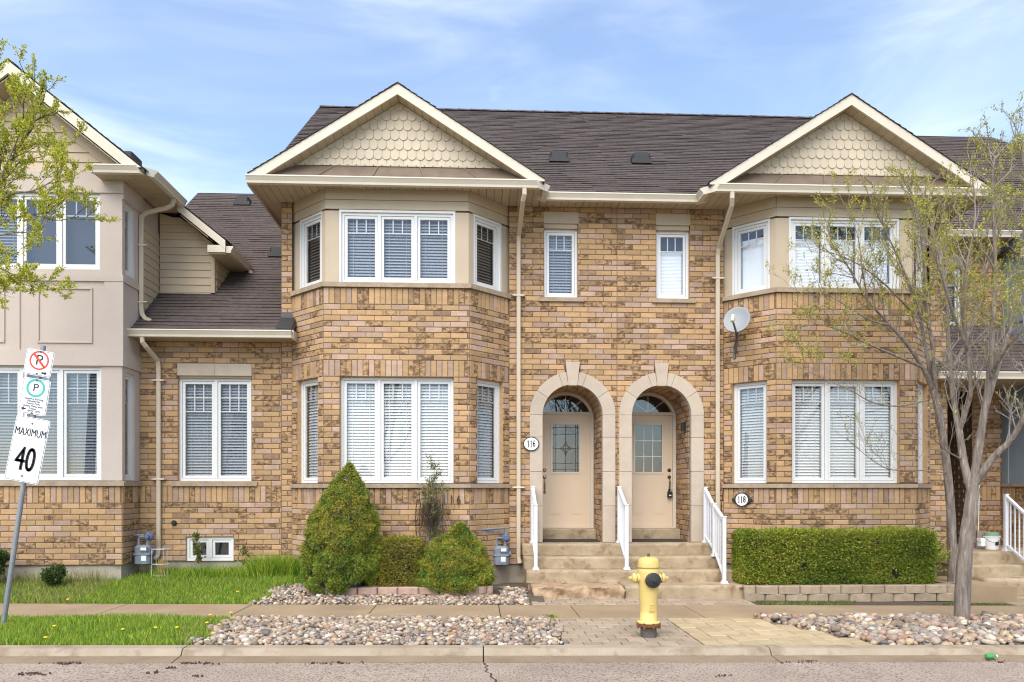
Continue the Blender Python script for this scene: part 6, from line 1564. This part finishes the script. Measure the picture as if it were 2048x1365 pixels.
def boxbush(name, label, x0, x1, y0, y1, z0, z1, seed, material, per, dens, size, amp, cat, group=None, holes=(), rnd_edge=.08):
    root = thing(name, label, cat, ((x0 + x1) / 2, (y0 + y1) / 2, z0), group); rnd = np.random.default_rng(seed); PS, NS = [], []
    for ax, area in ((0, (x1 - x0) * (z1 - z0)), (1, (y1 - y0) * (z1 - z0)), (2, (y1 - y0) * (z1 - z0)), (3, (x1 - x0) * (y1 - y0)), (4, (x1 - x0) * (z1 - z0))):
        n = int(area * dens * (.5 if ax == 4 else 1)); u, v = rnd.uniform(0, 1, n), rnd.uniform(0, 1, n)
        if ax == 0: p = np.stack([x0 + u * (x1 - x0), np.full(n, y0), z0 + v * (z1 - z0)], 1); nn = (0, -1, .15)
        if ax == 4: p = np.stack([x0 + u * (x1 - x0), np.full(n, y1), z0 + v * (z1 - z0)], 1); nn = (0, 1, .15)
        if ax == 1: p = np.stack([np.full(n, x0), y0 + u * (y1 - y0), z0 + v * (z1 - z0)], 1); nn = (-1, 0, .15)
        if ax == 2: p = np.stack([np.full(n, x1), y0 + u * (y1 - y0), z0 + v * (z1 - z0)], 1); nn = (1, 0, .15)
        if ax == 3: p = np.stack([x0 + u * (x1 - x0), y0 + v * (y1 - y0), np.full(n, z1)], 1); nn = (0, 0, 1)
        PS.append(p); NS.append(np.tile(np.array(nn, float), (n, 1)))
    P = np.vstack(PS); Nn = np.vstack(NS); 
    c = np.array(((x0 + x1) / 2, (y0 + y1) / 2, (z0 + z1) / 2)); hf = np.array(((x1 - x0) / 2, (y1 - y0) / 2, (z1 - z0) / 2)); q = np.clip(P - c, -(hf - rnd_edge), hf - rnd_edge); e = P - c - q; l = np.linalg.norm(e, axis=1); P = c + q + e / (l[:, None] + 1e-9) * rnd_edge; Nn = e / (l[:, None] + 1e-9)
    off = amp * nz3(P, 7, seed) + amp * .7 * nz3(P, 19, seed + 1); keep = np.ones(len(P), bool)
    for hx, hz, r in holes: keep &= ((P[:, 0] - hx) / r) ** 2 + ((P[:, 2] - hz) / (r * 1.2)) ** 2 > rnd.uniform(.5, 1.4, len(P))
    P = P + Nn * off[:, None]; P, Nn = P[keep], Nn[keep]
    V, F = tufts(P, Nn, rnd, size, per, .014, .5); t = np.clip(.5 + .5 * np.repeat(nz3(P, 3, seed + 5), per) + rnd.normal(0, .2, len(F)) + .12 * np.repeat(Nn[:, 2], per), 0, 1)
    npmesh('foliage', V, F, material, root, t)
    m = MB(); m.bbox(x0 + .12, x1 - .12, y0 + .15, y1 - .12, z0 - .03, z1 - .13, .06); m.build('shade_core', 'twig_and_shade', root)  # block coloured dark as the shade seen through leaf gaps
    m = MB(); rr = random.Random(seed)
    for i in range(max(2, int((x1 - x0) / .3))):
        x = x0 + .15 + (x1 - x0 - .3) * rr.random(); y = y0 + .04 + rr.uniform(0, .06); m.tube([(x, y + .12, z0 - .12), (x + rr.uniform(-.05, .05), y + .02, z0 + .15), (x + rr.uniform(-.12, .12), y, z0 + .4)], [.010, .008, .004], 5)
    m.build('branches', 'twig_and_shade', root)
    return root
boxbush('clipped_bush', 'square clipped box shrub between the two conical evergreens', -1.44, -.86, -1.40, -.90, .06, .80, 3, 'leaf_box', 5, 2600, .030, .022, 'shrub', 'evergreen shrubs under the bay window')
hd = boxbush('hedge', 'long clipped green hedge behind the tan block wall', 4.08, 7.05, -1.36, -.78, .10, .89, 4, 'leaf_hedge', 5, 2700, .034, .035, 'hedge', None, [(4.98, .40, .05), (6.42, .26, .07)])
rnd = np.random.default_rng(8); n = 260; P = np.stack([7.02 + np.abs(rnd.normal(0, .13, n)), -1.05 + rnd.normal(0, .16, n), .52 + rnd.normal(0, .14, n)], 1); V, F = tufts(P, np.tile((1, -.2, .5), (n, 1)), rnd, .05, 6, .02, .5); npmesh('loose_sprays', V, F, 'leaf_hedge', hd, rnd.uniform(.2, .8, len(F)))
def twiggy(name, label, cx, cy, z0, specs, seed, leafm, lsize, per, stem='twig', cat='shrub', n_tw=5, length=.25):
    root = thing(name, label, cat, (cx, cy, z0)); T = Tree(seed); rd = T.r; tips = []
    for dx, dy, h, r in specs:
        pts = [(cx + dx * .15, cy + dy * .15, z0 - .05), (cx + dx * .4 + rd.uniform(-.03, .03), cy + dy * .4, z0 + h * .4), (cx + dx * .8 + rd.uniform(-.04, .04), cy + dy * .8, z0 + h * .75), (cx + dx, cy + dy, z0 + h)]
        l = T.tube(pts, r, r * .3, 5); T.twigs(l, r * .6, 2, length, n_tw, .3, 1., .3)
    npmesh('stems', T.V, T.F, stem, root, smooth=True)
    if T.leaf:
        V, F, t = leaf_quads([q[0] for q in T.leaf], [q[1] for q in T.leaf], lsize, np.random.default_rng(seed), per=per, jit=.02); npmesh('foliage', V, F, leafm, root, t)
    return root
rose = twiggy('rose_bush', 'leggy rose bush with dry stems in front of the bay sill', -.72, -.82, .05, [(-.05, -.02, 1.6, .008), (.04, -.03, 1.75, .008), (.10, .0, 1.6, .007), (-.12, .0, 1.45, .008), (.16, -.05, 1.5, .007), (0, -.08, 1.6, .007), (-.02, .0, 1.95, .005)], 4, 'leaf_rose', .038, 1, 'twig', 'shrub', 6, .22)
dm = MB(); rr = random.Random(2)
for i in range(190):
    a = rr.uniform(0, 6.28); r_ = abs(rr.gauss(0, .13)); x, y, z = -.72 + r_ * math.cos(a), -.84 + r_ * math.sin(a) * .5, 1.30 + rr.gauss(0, .07); dm.tube([(x, y, z), (x + rr.gauss(0, .03), y - .01 + rr.gauss(0, .02), z - rr.uniform(.08, .2)), (x + rr.gauss(0, .05), y + rr.gauss(0, .03), z - rr.uniform(.2, .38))], .003, 4)
dm.build('dry_shoots', 'debris', rose)
dm = MB()
for x in (-.98, -.92): dm.tube([(x + .06, -.74, .0), (x + .02, -.74, .7), (x, -.74, 1.15), (x + .03, -.75, 1.38), (x + .14, -.77, 1.42)], .006, 5)
dm.build('hoop', 'black', rose)
twiggy('yew_seedling', 'small dark yew at the foot of the pale foundation', -6.35, -1.05, .05, [(rr.uniform(-.13, .13), rr.uniform(-.08, .08), rr.uniform(.12, .27), .006) for _ in range(12)], 6, 'leaf_yew', .04, 4, 'twig_and_shade', 'shrub', 6, .10)
twiggy('yew_shrub', 'dark yew shrub behind the sign post at the left edge', -7.35, -1.05, .05, [(rr.uniform(-.26, .26), rr.uniform(-.12, .12), rr.uniform(.3, .55), .008) for _ in range(22)], 7, 'leaf_yew', .045, 4, 'twig_and_shade', 'shrub', 7, .15)
twiggy('lily_sapling', 'slender leafy sapling in front of the basement window', -4.55, -.22, .12, [(0, 0, .62, .008), (.02, 0, .5, .005)], 8, 'leaf_rose', .06, 1, 'twig', 'plant', 4, .09)
twiggy('weed', 'thin weed right of the basement window', -3.82, -.2, .12, [(0, 0, .48, .005), (.03, 0, .35, .004)], 9, 'leaf_rose', .045, 1, 'twig', 'plant', 3, .08)
# wire plant support with dry stalks
ws = thing('plant_support', 'rusty wire plant hoop with dry yellow stalks in the grass', 'plant support', (-5.05, -.40, .1)); m = MB()
for dx, dy in ((-.12, -.05), (.12, -.05), (0, .12)): m.tube([(-5.05 + dx, -.40 + dy, .05), (-5.05 + dx, -.40 + dy, .62)], .004, 5)
for z, r_ in ((.18, .12), (.36, .13), (.60, .14)): m.tube([(-5.05 + r_ * math.cos(k * math.pi / 7), -.40 + r_ * .8 * math.sin(k * math.pi / 7), z) for k in range(15)], .004, 5)
m.build('wire_hoops', 'wire', ws); m = MB()
for i in range(22):
    a = rr.uniform(0, 6.28); r_ = rr.uniform(0, .05); m.tube([(-5.05 + r_ * math.cos(a) * 2, -.40 + r_ * math.sin(a) * 2, .05), (-5.05 + r_ * math.cos(a), -.40 + r_ * math.sin(a), .26), (-5.05 + r_ * 2 * math.cos(a), -.40 + r_ * 2 * math.sin(a), rr.uniform(.34, .46))], .006, 4)
m.build('stalks', 'dry_stem', ws)

# ---------------------------------------------------------------- grass
def blades(name, label, pts, hgt, wid, seed, material, lean=.45, parent=None):
    rnd = np.random.default_rng(seed); P = np.asarray(pts, float); n = len(P); H = np.asarray(hgt) * rnd.uniform(.55, 1.25, n); a = rnd.uniform(0, 6.28, n); W_ = wid * rnd.uniform(.6, 1.3, n)
    wv = np.stack([np.cos(a), np.sin(a), np.zeros(n)], 1) * W_[:, None] / 2; b = rnd.uniform(0, 6.28, n); ld = np.stack([np.cos(b), np.sin(b), np.zeros(n)], 1) * (rnd.uniform(.1, 1, n) * lean * H)[:, None]; up = np.stack([np.zeros(n), np.zeros(n), H], 1)
    V = np.stack([P - wv, P + wv, P + up * .55 + ld * .35 + wv * .75, P + up * .55 + ld * .35 - wv * .75, P + up * .92 + ld + wv * .08, P + up * .92 + ld - wv * .08], 1).reshape(-1, 3)
    i = np.arange(n)[:, None] * 6; F = np.vstack([i + (0, 1, 2, 3), i + (3, 2, 4, 5)]); t = rnd.uniform(0, 1, n)
    o = npmesh(name, V, F, material, parent, np.concatenate([t, t]), kind='stuff')
    if label: o['label'] = label; o['category'] = 'grass'
    return o
rnd = np.random.default_rng(1)
n = 52000; x = rnd.uniform(-7.3, -1.9, n); y = rnd.uniform(KB + .01, SW1 - .0, n); k = x < -2.90 + .07 * np.sin(y * 7) + .05 * np.sin(y * 17 + 1) - .10 * (y - KB) + rnd.normal(0, .05, n); x, y = x[k], y[k]
hh = .085 * (1 + .5 * nz3(np.stack([x, y, x * 0], 1), 3, 2)); dv = rnd.uniform(0, 1, len(x)) < .10 + .25 * (nz3(np.stack([x, y, x * 0], 1), 2.2, 8) > .28); pv = np.stack([x, y, -.08 - .009 * x - .03], 1)
blades('verge_grass', 'bright green grass of the verge beside the sign post', pv[~dv], hh[~dv], .0085, 3, 'grass'); blades('verge_straw', 'scattered straw-coloured blades in the verge', pv[dv], hh[dv] * .9, .008, 13, 'grass_dry', .8)
n = 64000; x = rnd.uniform(-9.2, -2.35, n); y = rnd.uniform(SW0 + .01, .0, n); k = (x < -3.12 + .16 * (y - SW0) + .07 * np.sin(y * 7) + rnd.normal(0, .05, n)) & ~((x < -5.53) & (y > -.6)); x, y = x[k], y[k]; z = np.array([lawnz(a, b) for a, b in zip(x, y)])
hh = (.085 + .05 * np.clip((y + 1.2), 0, 1)) * (1 + .6 * nz3(np.stack([x, y, x * 0], 1), 2.5, 4)); dry = (rnd.uniform(0, 1, len(x)) < np.where(x < -5.6, .45, .10)) 
blades('lawn_grass', 'rough unmown grass in front of the low brick wing', np.stack([x, y, z - .01], 1)[~dry], hh[~dry], .009, 5, 'grass', .7); blades('dry_grass', 'yellowish dry grass along the pale foundation', np.stack([x, y, z - .01], 1)[dry], hh[dry] * 1.1, .008, 6, 'grass_dry', .8)
n = 2600; x = np.concatenate([rnd.uniform(-5.2, -2.95, n), rnd.normal(-3.2, .22, n // 2)]); y = rnd.uniform(-.45, -.06, len(x)); k = x < -2.75; x, y = x[k], y[k]; hh = np.where(x > -3.7, .40, .24)
blades('tall_grass', 'tall tufts of grass against the low wing wall', np.stack([x, y, np.full(len(x), .08)], 1), hh, .011, 7, 'grass', .75)
n = 500; x = rnd.uniform(-7.8, -5.7, n); blades('foundation_weeds', 'sparse tall stalks in front of the pale foundation', np.stack([x, rnd.uniform(-.85, -.66, n), np.full(n, .08)], 1), np.full(n, .26), .009, 8, 'grass_dry', .6)
n = 9000; x = rnd.uniform(4.15, 8.1, n); y = rnd.uniform(SW0 + .01, -1.50, n); k = nz3(np.stack([x, y, x * 0], 1), 4, 9) > -.12; x, y = x[k], y[k]; blades('moss', 'thin green moss and grass below the tan block wall', np.stack([x, y, -.08 - .009 * x - .02], 1), np.full(len(x), .028), .010, 9, 'moss', 1.)
n = 120; blades('joint_weeds', 'tiny weeds sprouting at the edges of the pavement', np.stack([np.concatenate([rnd.normal(-2.9, .2, n // 2), rnd.normal(.93, .05, n // 2)]), np.full(n, SW1 - .02), np.full(n, -.08)], 1), np.full(n, .05), .012, 10, 'grass', 1.)
for i, (x, y) in enumerate(((-4.72, -4.05), (-3.95, -4.10), (-3.55, -4.2), (-3.35, -4.12), (-3.15, -3.75), (-3.25, -3.35), (-4.5, -4.62), (-3.05, -3.2), (-5.6, -2.1), (-3.5, -1.5))):
    z = (lawnz(x, y) if y > SW0 - .3 else zg(x) - .03); r = thing('dandelion', 'yellow dandelion flower in the grass', 'flower', (x, y, z), 'dandelions in the grass'); hz = random.uniform(.07, .11)
    m = MB().at((x, y, z)); m.tube([(0, 0, 0), (.005, 0, hz)], .003, 5); m.build('stem', 'leaf_rose', r); m = MB().at((x, y, z)); m.lathe([(.006, hz - .008), (.020, hz), (.021, hz + .006), (.012, hz + .012)], 0, 0, 9); m.build('flower_head', 'dandelion', r)
# litter in the gutter and on the road
def litter(x, y, w, seed, label, n=40):
    rd = random.Random(seed); m = MB(); zr = zg(x) - .083
    for i in range(n):
        px, py = x + rd.gauss(0, w), y + rd.gauss(0, .025); a = rd.uniform(0, 6.28); l = rd.uniform(.005, .018); dx, dy = l * math.cos(a), l * math.sin(a)
        q = [(px - dx, py - dy, zr + rd.uniform(.002, .012)), (px + dy * .5, py - dx * .5, zr + rd.uniform(.004, .018)), (px + dx, py + dy, zr + rd.uniform(.002, .02)), (px - dy * .5, py + dx * .5, zr + rd.uniform(.004, .018))]
        A = [m.p(*p) for p in q]; B = [m.p(p[0], p[1], zr - .003) for p in q]; m.face(A)
        for k in range(4): j = (k + 1) % 4; m.face((A[k], A[j], B[j], B[k]))
    o = m.build('leaf_litter', 'debris'); o['kind'] = 'stuff'; o['label'] = label
for i, (x, y, w) in enumerate(((-2.75, -5.22, .10), (-4.0, -5.22, .08), (-1.45, -5.22, .14), (-4.05, -5.62, .06), (-2.55, -5.72, .03), (-3.3, -6.15, .08), (3.2, -5.20, .14), (2.3, -5.75, .05), (-3.0, -5.60, .03), (-2.9, -5.42, .03), (5.3, -5.17, .06))): litter(x, y, w, i, 'dark clump of old leaves in the gutter' if y > -5.4 else 'small dark bits of debris on the road', 30 if w > .05 else 9)
bt = thing('bottle', 'small green crushed plastic bottle in the gutter at right', 'litter', (5.30, -5.13, zg(5.3) - .07)); m = MB().at((5.30, -5.13, zg(5.3) - .04)); m.lathe([(.012, -.05), (.026, -.045), (.03, 0), (.026, .03), (.012, .045), (.011, .06)], 0, 0, 12, 'x'); m.build('body', 'bottle_green', bt); m = MB().at((5.30, -5.13, zg(5.3) - .04)); m.lathe([(.014, .061), (.014, .075)], 0, 0, 10, 'x'); m.build('cap', 'plaque_white', bt)
# crack across the road
m = MB(); rd = random.Random(3); y = KB - .44; x = .07; pts = []
while y > -7.6: pts.append((x, y)); y -= .06; x += rd.gauss(-.004, .03)
for (xa, ya), (xb, yb) in zip(pts, pts[1:]): wv = rd.uniform(.004, .013); m.poly([(xa - wv, ya, zg(xa) - .0835 - (KB - .42 - ya) * .0018), (xb - wv, yb, zg(xb) - .0835 - (KB - .42 - yb) * .0018), (xb + wv, yb, zg(xb) - .0835 - (KB - .42 - yb) * .0018), (xa + wv, ya, zg(xa) - .0835 - (KB - .42 - ya) * .0018)])
struct(m.build('road_crack', 'debris', None), 'narrow tarred crack running across the road')
